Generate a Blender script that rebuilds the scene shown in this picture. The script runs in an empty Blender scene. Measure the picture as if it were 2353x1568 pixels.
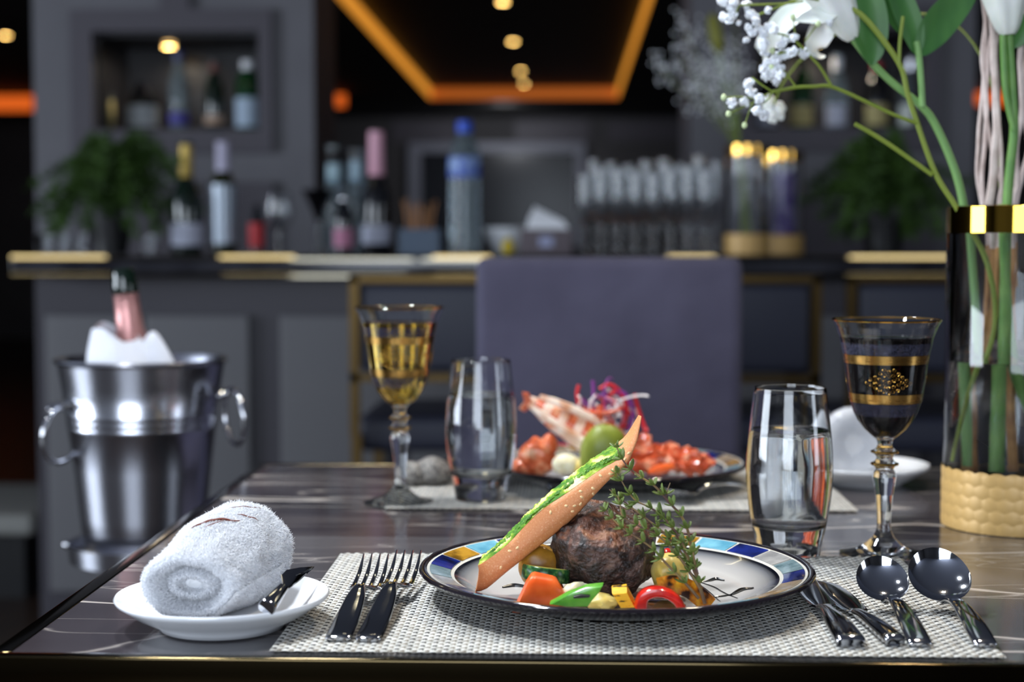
import bpy, math, random
import numpy as np
from mathutils import Vector, Matrix, noise
from mathutils.bvhtree import BVHTree

SC = bpy.context.scene
COL = SC.collection
PI = math.pi
R = math.radians

# ---------------------------------------------------------------- camera
cam_data = bpy.data.cameras.new('camera')
cam = bpy.data.objects.new('camera', cam_data)
COL.objects.link(cam)
cam.location = (0.0, 0.0, 1.0)
cam.rotation_euler = (R(90 - 3.4385), 0.0, R(1.98))
cam_data.sensor_width = 36.0
cam_data.lens = 55.0
cam_data.clip_start = 0.05
cam_data.clip_end = 60
cam_data.dof.use_dof = True
cam_data.dof.focus_distance = 1.10
cam_data.dof.aperture_fstop = 4.4
cam_data.dof.aperture_blades = 9
SC.camera = cam

# ---------------------------------------------------------------- world, exposure
world = bpy.data.worlds.new('world')
SC.world = world
world.use_nodes = True
world.node_tree.nodes['Background'].inputs['Color'].default_value = (0.55, 0.68, 1.0, 1)
world.node_tree.nodes['Background'].inputs['Strength'].default_value = 0.6
SC.view_settings.view_transform = 'Standard'
SC.view_settings.look = 'None'
SC.view_settings.exposure = 0.0
SC.view_settings.gamma = 1.0
SC.view_settings.use_curve_mapping = False
SC.cycles.use_denoising = True
SC.cycles.max_bounces = 11
SC.cycles.transmission_bounces = 11
SC.cycles.transparent_max_bounces = 14
SC.cycles.glossy_bounces = 5
SC.cycles.adaptive_threshold = 0.02
SC.cycles.diffuse_bounces = 3
SC.cycles.sample_clamp_indirect = 4.0


def area_light(name, loc, target, sx, sy, power, col):
    d = bpy.data.lights.new(name, 'AREA')
    d.shape = 'RECTANGLE'
    d.size, d.size_y = sx, sy
    d.energy = power
    d.color = col
    o = bpy.data.objects.new(name, d)
    COL.objects.link(o)
    o.location = loc
    o.rotation_euler = (Vector(target) - Vector(loc)).to_track_quat('-Z', 'Y').to_euler()
    return o


def disk_light(name, loc, target, size, power, col, spread=160):
    d = bpy.data.lights.new(name, 'AREA')
    d.shape = 'DISK'
    d.size = size
    d.energy = power
    d.color = col
    d.spread = R(spread)
    o = bpy.data.objects.new(name, d)
    COL.objects.link(o)
    o.location = loc
    o.rotation_euler = (Vector(target) - Vector(loc)).to_track_quat('-Z', 'Y').to_euler()
    return o


# daylight through the windows behind and beside the photographer
COOL = (0.80, 0.89, 1.0)
area_light('daylight_rear', (-0.80, -2.98, 1.45), (-0.80, 0, 1.45), 2.2, 1.9, 112, COOL)
area_light('daylight_left', (-6.48, 0.6, 1.45), (0, 0.6, 1.35), 3.0, 1.9, 300, COOL)
area_light('daylight_right', (4.98, -0.6, 1.45), (0, -0.6, 1.35), 1.2, 1.9, 40, COOL)
# ceiling spots above the dining table, the last one added as towel fill (their fixtures are built with the ceiling)
disk_light('table_spot_a', (-0.55, 1.70, 2.375), (-0.1, 1.15, 0.75), 0.18, 11.5, (0.88, 0.94, 1.0), 100)
disk_light('table_spot_b', (0.55, 1.75, 2.375), (0.25, 1.3, 0.75), 0.10, 4, (1.0, 0.86, 0.66), 100)
disk_light('towel_fill', (-0.80, 0.80, 2.375), (-0.25, 1.0, 0.75), 0.14, 4.5, (0.88, 0.94, 1.0), 70)  # added fill, lifts the towel that the main spot leaves dim
# fill added to brighten the screen and far wall beyond the bar
disk_light('far_wall_fill', (-0.6, 15.2, 2.36), (-0.7, 17.0, 1.6), 0.2, 10, (0.9, 0.93, 1.0), 140)

# ---------------------------------------------------------------- material helper


def lin(c):
    out = []
    for v in c:
        v = v / 255.0
        out.append(v / 12.92 if v <= 0.04045 else ((v + 0.055) / 1.055) ** 2.4)
    return tuple(out) + (1.0,)


def mat(name, col, rough=0.5, metal=0.0, trans=0.0, ior=1.45, coat=0.0, spec=0.5, emit=None, estr=0.0,
        var=None, bump=None, sss=0.0, alpha=1.0, stretch=(1, 1, 1), sheen=0.0):
    """var = (scale, detail, [(pos, colour), ...]) noise colour; bump = (scale, strength, distance)."""
    m = bpy.data.materials.new(name)
    m.use_nodes = True
    nt = m.node_tree
    b = nt.nodes['Principled BSDF']
    I = b.inputs
    I['Base Color'].default_value = lin(col)
    I['Roughness'].default_value = rough
    I['Metallic'].default_value = metal
    I['Transmission Weight'].default_value = trans
    I['IOR'].default_value = ior
    I['Coat Weight'].default_value = coat
    I['Coat Roughness'].default_value = 0.05
    I['Specular IOR Level'].default_value = spec
    I['Alpha'].default_value = alpha
    I['Sheen Weight'].default_value = sheen
    if sss:
        I['Subsurface Weight'].default_value = sss
        I['Subsurface Radius'].default_value = (0.004, 0.002, 0.001)
        I['Subsurface Scale'].default_value = 1.0
    if emit is not None:
        I['Emission Color'].default_value = lin(emit)
        I['Emission Strength'].default_value = estr
    if var or bump:
        tc = nt.nodes.new('ShaderNodeTexCoord')
        mp = nt.nodes.new('ShaderNodeMapping')
        mp.inputs['Scale'].default_value = stretch
        nt.links.new(tc.outputs['Object'], mp.inputs['Vector'])
    if var:
        n = nt.nodes.new('ShaderNodeTexNoise')
        n.inputs['Scale'].default_value = var[0]
        n.inputs['Detail'].default_value = var[1]
        r = nt.nodes.new('ShaderNodeValToRGB')
        els = r.color_ramp.elements
        while len(els) < len(var[2]):
            els.new(0.5)
        for e, (p, c) in zip(els, var[2]):
            e.position = p
            e.color = lin(c)
        nt.links.new(mp.outputs[0], n.inputs['Vector'])
        nt.links.new(n.outputs['Fac'], r.inputs['Fac'])
        nt.links.new(r.outputs['Color'], I['Base Color'])
    if bump:
        n2 = nt.nodes.new('ShaderNodeTexNoise')
        n2.inputs['Scale'].default_value = bump[0]
        n2.inputs['Detail'].default_value = 4
        bp = nt.nodes.new('ShaderNodeBump')
        bp.inputs['Strength'].default_value = bump[1]
        bp.inputs['Distance'].default_value = bump[2]
        nt.links.new(mp.outputs[0], n2.inputs['Vector'])
        nt.links.new(n2.outputs['Fac'], bp.inputs['Height'])
        nt.links.new(bp.outputs[0], I['Normal'])
    return m


# ---------------------------------------------------------------- geometry helpers (each returns verts, faces)


def lathe(prof, n=40, a0=0.0):
    v, f, rows = [], [], []
    for r, z in prof:
        if r < 1e-6:
            rows.append([len(v)])
            v.append((0, 0, z))
        else:
            s = len(v)
            for k in range(n):
                a = a0 + 2 * PI * k / n
                v.append((r * math.cos(a), r * math.sin(a), z))
            rows.append(list(range(s, s + n)))
    for A, B in zip(rows, rows[1:]):
        for k in range(n):
            k2 = (k + 1) % n
            if len(A) == 1 and len(B) == 1:
                continue
            if len(A) == 1:
                f.append((A[0], B[k2], B[k]))
            elif len(B) == 1:
                f.append((A[k], A[k2], B[0]))
            else:
                f.append((A[k], A[k2], B[k2], B[k]))
    return v, f


def tight(prof, d=0.0006):
    """Add support points beside every corner so smooth shading stays clean."""
    out = [prof[0]]
    for (r0, z0), (r1, z1) in zip(prof, prof[1:]):
        ln_ = math.hypot(r1 - r0, z1 - z0)
        if ln_ > 4 * d:
            k = d / ln_
            out.append((r0 + (r1 - r0) * k, z0 + (z1 - z0) * k))
            out.append((r1 + (r0 - r1) * k, z1 + (z0 - z1) * k))
        out.append((r1, z1))
    return out


def smooth_prof(prof, n=6):
    S = spline([(r_, z_, 0.0) for r_, z_ in prof], n * len(prof))
    return [(max(p[0], 0.0), p[1]) for p in S]


def spline(pts, n):
    """Catmull-Rom through points (any dimension), n samples."""
    P = np.array(pts, float)
    if len(P) == 2:
        t = np.linspace(0, 1, n)[:, None]
        return P[0] * (1 - t) + P[1] * t
    Q = np.vstack([2 * P[0] - P[1], P, 2 * P[-1] - P[-2]])
    d = np.concatenate([[0], np.cumsum(np.linalg.norm(np.diff(P[:, :3], axis=0), axis=1))])
    s = np.linspace(0, d[-1], n)
    out = []
    for x in s:
        i = min(max(int(np.searchsorted(d, x, 'right')) - 1, 0), len(P) - 2)
        t = (x - d[i]) / max(d[i + 1] - d[i], 1e-9)
        a, b, c, e = Q[i], Q[i + 1], Q[i + 2], Q[i + 3]
        out.append(0.5 * (2 * b + (c - a) * t + (2 * a - 5 * b + 4 * c - e) * t * t + (3 * b - a - 3 * c + e) * t ** 3))
    return np.array(out)


def frames(P):
    P = [Vector(p[:3]) for p in P]
    T = []
    for i in range(len(P)):
        a = P[max(i - 1, 0)]
        b = P[min(i + 1, len(P) - 1)]
        T.append((b - a).normalized())
    ref = Vector((0, 0, 1)) if abs(T[0].z) < 0.9 else Vector((0, 1, 0))
    N = [(ref - T[0] * ref.dot(T[0])).normalized()]
    for i in range(1, len(P)):
        nn = N[-1] - T[i] * N[-1].dot(T[i])
        N.append(nn.normalized() if nn.length > 1e-9 else N[-1])
    return P, T, N


def loft(rings, closed=True, caps=True):
    v, f = [], []
    n = len(rings[0])
    for r in rings:
        v.extend([tuple(map(float, p)) for p in r])
    m = n if closed else n - 1
    for i in range(len(rings) - 1):
        for k in range(m):
            k2 = (k + 1) % n
            f.append((i * n + k, i * n + k2, (i + 1) * n + k2, (i + 1) * n + k))
    if caps and closed:
        f.append(tuple(range(n - 1, -1, -1)))
        e = (len(rings) - 1) * n
        f.append(tuple(e + k for k in range(n)))
    return v, f


def tube(pts, rad, n=8, caps=True):
    P, T, N = frames(pts)
    if not hasattr(rad, '__len__'):
        rad = [rad] * len(P)
    rings = []
    for p, t, nn, r in zip(P, T, N, rad):
        b = t.cross(nn)
        rings.append([p + (nn * math.cos(2 * PI * k / n) + b * math.sin(2 * PI * k / n)) * r for k in range(n)])
    return loft(rings, True, caps)


def torus(R0, r, n=40, m=10, axis='z'):
    v, f = [], []
    for i in range(n):
        a = 2 * PI * i / n
        for j in range(m):
            b = 2 * PI * j / m
            x, y, z = (R0 + r * math.cos(b)) * math.cos(a), (R0 + r * math.cos(b)) * math.sin(a), r * math.sin(b)
            v.append({'z': (x, y, z), 'y': (x, z, y), 'x': (z, x, y)}[axis])
    for i in range(n):
        for j in range(m):
            f.append((i * m + j, ((i + 1) % n) * m + j, ((i + 1) % n) * m + (j + 1) % m, i * m + (j + 1) % m))
    return v, f


def box(x0, x1, y0, y1, z0, z1, bev=0.0):
    """Box with chamfered edges (three-face octagonal chamfer built by hand)."""
    if bev <= 0:
        v = [(x, y, z) for z in (z0, z1) for y in (y0, y1) for x in (x0, x1)]
        f = [(0, 2, 3, 1), (4, 5, 7, 6), (0, 1, 5, 4), (2, 6, 7, 3), (0, 4, 6, 2), (1, 3, 7, 5)]
        return v, f
    import bmesh
    bm = bmesh.new()
    bmesh.ops.create_cube(bm, size=1.0)
    for w in bm.verts:
        w.co = Vector(((x0 + x1) / 2 + w.co.x * (x1 - x0), (y0 + y1) / 2 + w.co.y * (y1 - y0), (z0 + z1) / 2 + w.co.z * (z1 - z0)))
    bmesh.ops.bevel(bm, geom=list(bm.edges), offset=bev, segments=3, profile=0.6, affect='EDGES')
    bm.verts.index_update()
    v = [tuple(w.co) for w in bm.verts]
    f = [tuple(w.index for w in q.verts) for q in bm.faces]
    bm.free()
    return v, f


def ico(sub=3):
    import bmesh
    bm = bmesh.new()
    bmesh.ops.create_icosphere(bm, subdivisions=sub, radius=1.0)
    v = np.array([tuple(w.co) for w in bm.verts])
    f = [tuple(w.index for w in q.verts) for q in bm.faces]
    bm.free()
    return v, f


ICO = {k: ico(k) for k in (1, 2, 3, 4, 5)}


def blob(rx, ry, rz, sub=3, amp=0.0, freq=60.0, seed=0, sq=1.0, c=(0, 0, 0)):
    """Ellipsoid (sq<1: squarer) roughened by noise of height amp (metres)."""
    v, f = ICO[sub]
    out = []
    for x, y, z in v:
        if sq != 1.0:
            x, y, z = [math.copysign(abs(t) ** sq, t) for t in (x, y, z)]
        p = Vector((x * rx, y * ry, z * rz))
        if amp:
            q = p * freq + Vector((seed * 7.3, seed * 3.1, seed))
            d = noise.noise(q) + 0.5 * noise.noise(q * 2.3) + 0.25 * noise.noise(q * 5.1)
            p = p + Vector((x, y, z)).normalized() * d * amp
        out.append((p.x + c[0], p.y + c[1], p.z + c[2]))
    return out, f


def join(*gs):
    v, f = [], []
    for a, b in gs:
        s = len(v)
        v.extend(a)
        f.extend([tuple(i + s for i in q) for q in b])
    return v, f


def xf(g, M):
    return [tuple(M @ Vector(p)) for p in g[0]], g[1]


def mv(g, x=0, y=0, z=0):
    return [(p[0] + x, p[1] + y, p[2] + z) for p in g[0]], g[1]


def slab(poly, th, bulge=0.0):
    """Polygon (3-D points) extruded by the vector th, with a ring of chamfer."""
    P = [Vector(p) for p in poly]
    t = Vector(th)
    c = sum(P, Vector()) / len(P)
    r0 = [c + (p - c) * 0.93 for p in P]
    rings = [r0, [p + t * 0.15 for p in P], [p + t * 0.85 for p in P], [c + t + (p - c) * 0.93 for p in P]]
    v, f = loft(rings, True, False)
    n = len(P)
    a = len(v)
    v.append(tuple(c - t * bulge))
    v.append(tuple(c + t * (1 + bulge)))
    for k in range(n):
        f.append((a, (k + 1) % n, k))
        f.append((a + 1, 3 * n + k, 3 * n + (k + 1) % n))
    return v, f


# ---------------------------------------------------------------- object helpers


def mesh_obj(name, g, m, smooth=True, sharp=40):
    me = bpy.data.meshes.new(name)
    v, f = g
    me.from_pydata([tuple(p) for p in v], [], f)
    ms = m if isinstance(m, (list, tuple)) else [m]
    for q in ms:
        me.materials.append(q)
    if smooth:
        me.polygons.foreach_set('use_smooth', [True] * len(me.polygons))
        try:
            me.set_sharp_from_angle(angle=R(sharp))
        except Exception:
            pass
    me.update()
    o = bpy.data.objects.new(name, me)
    COL.objects.link(o)
    return o


def tag(o, label, cat, group=None, kind=None):
    o['label'] = label
    o['category'] = cat
    if group:
        o['group'] = group
    if kind:
        o['kind'] = kind
    return o


def thing(name, label, cat, loc=(0, 0, 0), rz=0.0, group=None):
    o = bpy.data.objects.new(name, None)
    o.empty_display_size = 0.02
    COL.objects.link(o)
    o.location = loc
    o.rotation_euler = (0, 0, rz)
    return tag(o, label, cat, group)


def part(name, g, m, parent, smooth=True, sharp=40, world=False, kind=None, label=None, loc=None):
    if world:
        top = parent
        off = Vector((0, 0, 0))
        while top is not None:
            off = off + top.location
            top = top.parent
        g = mv(g, -off.x, -off.y, -off.z)
    o = mesh_obj(name, g, m, smooth, sharp)
    o.parent = parent
    if loc is not None:
        o.location = loc
    if kind:
        o['kind'] = kind
    if label:
        o['label'] = label
    return o


def solo(name, g, m, label, cat, group=None, smooth=True, sharp=40, base=None, kind=None):
    """A thing that is one mesh; g in world coordinates, origin moved to its base."""
    if base is None:
        P = np.array(g[0])
        base = ((P[:, 0].min() + P[:, 0].max()) / 2, (P[:, 1].min() + P[:, 1].max()) / 2, P[:, 2].min())
    o = mesh_obj(name, mv(g, -base[0], -base[1], -base[2]), m, smooth, sharp)
    o.location = base
    return tag(o, label, cat, group, kind)


def struct(name, g, m, parent=None, smooth=False):
    o = mesh_obj(name, g, m, smooth)
    o['kind'] = 'structure'
    if parent:
        o.parent = parent
    return o


def copy_tree(o, parent=None):
    c = o.copy()
    COL.objects.link(c)
    c.parent = parent
    for ch in list(o.children):
        copy_tree(ch, c)
    return c


def clone(o, loc, rz, label, group=None):
    c = copy_tree(o)
    c.location = loc
    c.rotation_euler = (0, 0, rz)
    c['label'] = label
    if group:
        c['group'] = group
    return c


def bez_ring(P, T, up, w, h, n=12, p=2.6):
    """Superellipse ring of half width w and half height h around P."""
    side = T.cross(up).normalized()
    u = side.cross(T).normalized()
    out = []
    for k in range(n):
        a = 2 * PI * k / n
        c, s = math.cos(a), math.sin(a)
        out.append(P + side * (w * math.copysign(abs(c) ** (2 / p), c)) + u * (h * math.copysign(abs(s) ** (2 / p), s)))
    return out


def bar(pts, n=24, seg=12, p=2.8, up=(0, 0, 1)):
    """pts: (x,y,z,halfwidth,halfthickness) -> lofted bar."""
    S = spline(pts, n)
    rings = []
    for i in range(n):
        a, b = S[max(i - 1, 0)], S[min(i + 1, n - 1)]
        T = Vector(b[:3] - a[:3]).normalized()
        rings.append(bez_ring(Vector(S[i][:3]), T, Vector(up), max(S[i][3], 1e-4), max(S[i][4], 1e-4), seg, p))
    return loft(rings, True, True)


TT = 0.75          # table top height

# ---------------------------------------------------------------- materials
M = {}
M['wall'] = mat('wall_paint', (62, 60, 62), 0.7, var=(1.5, 2, [(0.3, (56, 54, 56)), (0.7, (68, 66, 68))]))
M['ceiling'] = mat('ceiling_dark', (34, 31, 29), 0.75)
M['ceiling_near'] = mat('ceiling_grey', (132, 136, 150), 0.8)
M['tray'] = mat('tray_dark', (22, 20, 17), 0.55)
M['floor'] = mat('floor_wood', (38, 27, 21), 0.35, var=(3, 4, [(0.3, (30, 21, 16)), (0.7, (48, 34, 26))]), stretch=(6, 0.6, 1))
M['panel'] = mat('grey_panel', (92, 91, 97), 0.55, var=(4, 3, [(0.3, (88, 87, 93)), (0.7, (96, 95, 101))]))
M['panel_dark'] = mat('taupe_panel', (70, 66, 74), 0.55)
M['barpanel'] = mat('bar_panel', (92, 91, 94), 0.55)
M['barframe'] = mat('bar_frame', (54, 51, 58), 0.5)
M['niche'] = mat('niche_dark', (26, 25, 29), 0.4)
M['stone'] = mat('bar_stone', (36, 36, 42), 0.15, var=(8, 5, [(0.35, (28, 28, 34)), (0.7, (58, 58, 64))]))
M['brass'] = mat('brass', (80, 64, 38), 0.38, metal=1.0)
M['bar_edge'] = mat('bar_edge_metal', (112, 106, 92), 0.035, metal=1.0)
M['brass_trim'] = mat('polished_brass', (72, 62, 42), 0.10, metal=1.0)
M['gold'] = mat('gold', (222, 172, 84), 0.16, metal=1.0)
M['steel'] = mat('steel', (198, 200, 206), 0.07, metal=1.0, bump=(900, 0.02, 0.0005))
M['chrome'] = mat('chrome', (215, 216, 220), 0.10, metal=1.0)
M['glass'] = mat('glass', (252, 254, 255), 0.0, trans=1.0, ior=1.47)
M['water'] = mat('water', (250, 252, 253), 0.0, trans=1.0, ior=1.33)
M['porcelain'] = mat('porcelain', (236, 238, 242), 0.12, coat=0.4)
M['navy'] = mat('navy_leather', (40, 42, 56), 0.5, bump=(60, 0.1, 0.003))
M['fabric'] = mat('grey_fabric', (76, 73, 92), 0.9, sheen=0.1, var=(9, 3, [(0.3, (71, 68, 87)), (0.7, (81, 78, 98))]), bump=(14, 0.35, 0.012))
M['black'] = mat('black', (16, 16, 18), 0.4)
M['white'] = mat('white', (226, 228, 234), 0.6)
M['black_glaze'] = mat('black_glaze', (24, 19, 24), 0.10, coat=0.6)

# dark marble with pale veins


def marble():
    m = bpy.data.materials.new('dark_marble')
    m.use_nodes = True
    nt = m.node_tree
    L = nt.links.new
    b = nt.nodes['Principled BSDF']
    b.inputs['Roughness'].default_value = 0.13
    b.inputs['Specular IOR Level'].default_value = 0.5
    tc = nt.nodes.new('ShaderNodeTexCoord')

    def nz(scale, det, dist, st, rot=0.0):
        mp = nt.nodes.new('ShaderNodeMapping')
        mp.inputs['Scale'].default_value = st
        mp.inputs['Rotation'].default_value = (0, 0, rot)
        n = nt.nodes.new('ShaderNodeTexNoise')
        n.inputs['Scale'].default_value = scale
        n.inputs['Detail'].default_value = det
        n.inputs['Distortion'].default_value = dist
        L(tc.outputs['Object'], mp.inputs[0])
        L(mp.outputs[0], n.inputs[0])
        return n

    def ramp(src, els):
        r = nt.nodes.new('ShaderNodeValToRGB')
        e = r.color_ramp.elements
        while len(e) < len(els):
            e.new(0.5)
        for q, (p, c) in zip(e, els):
            q.position = p
            q.color = lin(c)
        L(src, r.inputs[0])
        return r

    base = ramp(nz(5, 6, 0.6, (0.5, 1.5, 1), 0.25).outputs['Fac'], [(0.3, (36, 32, 36)), (0.55, (54, 49, 53)), (0.75, (80, 74, 75))])
    v1 = ramp(nz(2.6, 3, 0.35, (0.40, 1.9, 1), 0.30).outputs['Fac'], [(0.493, (0, 0, 0)), (0.5, (235, 235, 235)), (0.507, (0, 0, 0))])
    v2 = ramp(nz(5.5, 3, 0.3, (0.40, 1.6, 1), -0.25).outputs['Fac'], [(0.495, (0, 0, 0)), (0.5, (180, 180, 180)), (0.505, (0, 0, 0))])
    v3 = ramp(nz(8.0, 3, 0.4, (0.28, 1.5, 1), 0.15).outputs['Fac'], [(0.494, (0, 0, 0)), (0.5, (150, 150, 150)), (0.506, (0, 0, 0))])
    g = ramp(nz(3.0, 2, 0, (1, 1, 1)).outputs['Fac'], [(0.32, (120, 120, 120)), (0.52, (255, 255, 255))])
    add = nt.nodes.new('ShaderNodeMix')
    add.data_type = 'RGBA'
    add.blend_type = 'LIGHTEN'
    add.inputs[0].default_value = 1.0
    L(v1.outputs[0], add.inputs[6])
    L(v2.outputs[0], add.inputs[7])
    mul = nt.nodes.new('ShaderNodeMix')
    mul.data_type = 'RGBA'
    mul.blend_type = 'MULTIPLY'
    mul.inputs[0].default_value = 1.0
    add3 = nt.nodes.new('ShaderNodeMix')
    add3.data_type = 'RGBA'
    add3.blend_type = 'LIGHTEN'
    add3.inputs[0].default_value = 1.0
    L(add.outputs[2], add3.inputs[6])
    L(v3.outputs[0], add3.inputs[7])
    L(add3.outputs[2], mul.inputs[6])
    L(g.outputs[0], mul.inputs[7])
    mix = nt.nodes.new('ShaderNodeMix')
    mix.data_type = 'RGBA'
    L(mul.outputs[2], mix.inputs[0])
    L(base.outputs[0], mix.inputs[6])
    mix.inputs[7].default_value = lin((206, 196, 188))
    L(mix.outputs[2], b.inputs['Base Color'])
    return m


M['marble'] = marble()

# ================================================================ THE SETTING
XL, XR, YN, YF, ZC = -6.5, 5.0, -3.0, 17.0, 2.4
struct('floor', box(XL - 0.2, XR + 0.2, YN - 0.2, YF + 0.2, -0.1, 0.0), M['floor'])


def wall_with_window(name, axis, pos, thick, span, win, nwin):
    """Wall slab with one window opening; axis 'x' = wall plane at x=pos running along y."""
    a0, a1 = span
    w0, w1, z0, z1 = win
    w = struct(name, box(0, 0.001, 0, 0.001, 0, 0.001), M['wall'])
    gs = []
    for (p0, p1, q0, q1) in ((a0, w0, 0, ZC), (w1, a1, 0, ZC), (w0, w1, 0, z0), (w0, w1, z1, ZC)):
        if axis == 'x':
            gs.append(box(min(pos, pos + thick), max(pos, pos + thick), p0, p1, q0, q1))
        else:
            gs.append(box(p0, p1, min(pos, pos + thick), max(pos, pos + thick), q0, q1))
    old = w.data
    v, f = join(*gs)
    me = bpy.data.meshes.new(name)
    me.from_pydata(v, [], f)
    me.materials.append(M['wall'])
    w.data = me
    bpy.data.meshes.remove(old)
    fr = []
    t = 0.035
    mid = (w0 + w1) / 2
    for (p0, p1, q0, q1) in ((w0, w0 + t, z0, z1), (w1 - t, w1, z0, z1), (w0, w1, z0, z0 + t), (w0, w1, z1 - t, z1), (mid - t / 2, mid + t / 2, z0, z1)):
        c = pos + thick * 0.25
        if axis == 'x':
            fr.append(box(c - 0.02, c + 0.02, p0, p1, q0, q1))
        else:
            fr.append(box(p0, p1, c - 0.02, c + 0.02, q0, q1))
    o = struct('window_%d' % nwin, join(*fr), M['black'])
    return w


wall_with_window('wall_near', 'y', YN, -0.2, (XL, XR), (-1.9, 0.3, 0.5, 2.3), 1)
wall_with_window('wall_left', 'x', XL, -0.2, (YN, YF), (-0.9, 2.1, 0.5, 2.3), 2)
wall_with_window('wall_right', 'x', XR, 0.2, (YN, YF), (-1.2, 0.0, 0.5, 2.3), 3)
struct('wall_far', box(XL, XR, YF, YF + 0.2, 0, ZC + 0.3), M['wall'])

# ceiling with a recessed tray beyond the bar
TX0, TX1, TY0, TY1 = -1.29, 0.485, 5.9, 14.9
ceil = struct('ceiling', join(
    box(XL, XR, 5.0, TY0, ZC, ZC + 0.1), box(XL, XR, TY1, YF, ZC, ZC + 0.1),
    box(XL, TX0, TY0, TY1, ZC, ZC + 0.1), box(TX1, XR, TY0, TY1, ZC, ZC + 0.1)), M['ceiling'])
struct('ceiling_near', box(XL, XR, YN, 5.0, ZC, ZC + 0.1), M['ceiling_near'], ceil)
struct('tray_ceiling', box(TX0 - 0.15, TX1 + 0.15, TY0 - 0.1, TY1 + 0.15, ZC + 0.10, ZC + 0.16), M['tray'], ceil)
M['led'] = mat('amber_led', (220, 140, 40), 0.6, emit=(216, 140, 48), estr=1.0)
M['led_deep'] = mat('deep_amber_led', (200, 100, 30), 0.6, emit=(170, 88, 30), estr=0.8)
M['led_red'] = mat('orange_led', (200, 90, 30), 0.6, emit=(214, 92, 26), estr=1.0)
for i, (g, m, lb) in enumerate((
        (box(TX0, TX0 + 0.010, TY0 + 0.1, TY1, ZC + 0.002, ZC + 0.0985), 'led', 'warm LED strip along the long edge of the tray ceiling, over the grey wall unit'),
        (box(TX1 - 0.010, TX1, TY0 + 0.1, TY1, ZC + 0.002, ZC + 0.0985), 'led', 'warm LED strip along the tray ceiling edge nearer the flowers'),
        (box(TX0 + 0.011, TX1 - 0.011, TY1 - 0.010, TY1, ZC + 0.002, ZC + 0.0985), 'led_deep', 'dim amber LED strip across the far end of the tray ceiling'),
        (box(-6.4, -4.86, 14.2, 14.22, ZC - 0.16, ZC - 0.02), 'led_red', 'orange glowing cove strip in the dark room beside the bar'),
        (box(-2.20, -2.00, 14.2, 14.22, ZC - 0.13, ZC - 0.02), 'led_red', 'short orange cove glow seen just past the wall unit edge'),
        (box(3.55, 3.95, 14.2, 14.22, ZC - 0.13, ZC - 0.02), 'led_red', 'short orange cove glow seen behind the white twigs'))):
    solo('cove_light', g, M[m], lb, 'light', 'warm cove strips', smooth=False)

M['lamp'] = mat('downlight_warm', (255, 214, 140), 0.5, emit=(255, 206, 118), estr=34.0)


def downlight(x, y, z, label, r=0.05, group='ceiling downlights'):
    t = thing('ceiling_downlight', label, 'light', (x, y, z), 0, group)
    part('trim_ring', lathe([(r, -0.001), (r * 1.25, -0.001), (r * 1.25, -0.008), (r, -0.008), (r, -0.001)], 24), M['black'], t)
    part('lens', lathe([(0, -0.006), (r * 0.98, -0.006), (r * 0.98, -0.002), (0, -0.002)], 24), M['lamp'], t)
    return t


for y, s in ((9.66, 'nearest the bar, at the top of the view'), (11.5, 'second from the bar, in the row along the tray ceiling'),
             (13.4, 'third from the bar, in the row along the tray ceiling'), (14.45, 'farthest from the bar, in the row along the tray ceiling')):
    downlight(-0.39, y, ZC + 0.10, 'round warm downlight ' + s, 0.028)
downlight(-3.70, 10.3, ZC, 'round warm downlight in the dark room beside the grey wall unit', 0.028)
for x, y, s in ((-0.55, 1.70, 'over the champagne bucket side of the table'), (-0.80, 0.80, 'added over the towel corner to brighten the towel'), (0.55, 1.75, 'over the flower vase side of the table')):  # the towel corner fixture belongs to the added fill
    t = thing('ceiling_downlight', 'ceiling downlight ' + s, 'light', (x, y, ZC), 0, 'ceiling downlights')
    part('trim_ring', lathe([(0.085, 0), (0.10, 0), (0.10, -0.01), (0.085, -0.012), (0.085, 0)], 32), M['black'], t)

# linear lights added over the bar counter, to draw glints on its brass edge
M['linear'] = mat('added_glint_glow', (255, 246, 214), 0.5, emit=(255, 240, 196), estr=9.0)
for x, ln, s in ((-1.80, 0.40, 'at the fern end of the bar'), (-1.07, 0.26, 'over the wine bottles on the bar'), (-0.36, 0.20, 'over the water bottle on the bar'),
                 (0.43, 0.16, 'over the stemmed glasses on the bar'), (1.15, 0.36, 'over the far fern on the bar')):
    t = thing('added_glint_light', 'slim linear light added for counter edge glints, ' + s, 'light', (x, 3.35, ZC), 0, 'lights added for bar edge glints')
    part('housing', box(-ln / 2 - 0.01, ln / 2 + 0.01, -0.03, 0.03, -0.03, 0), M['black'], t, smooth=False)
    part('diffuser', box(-ln / 2, ln / 2, -0.024, 0.024, -0.036, -0.0301), M['linear'], t, smooth=False)

# ---------------------------------------------------------------- wall units behind the bar


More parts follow.
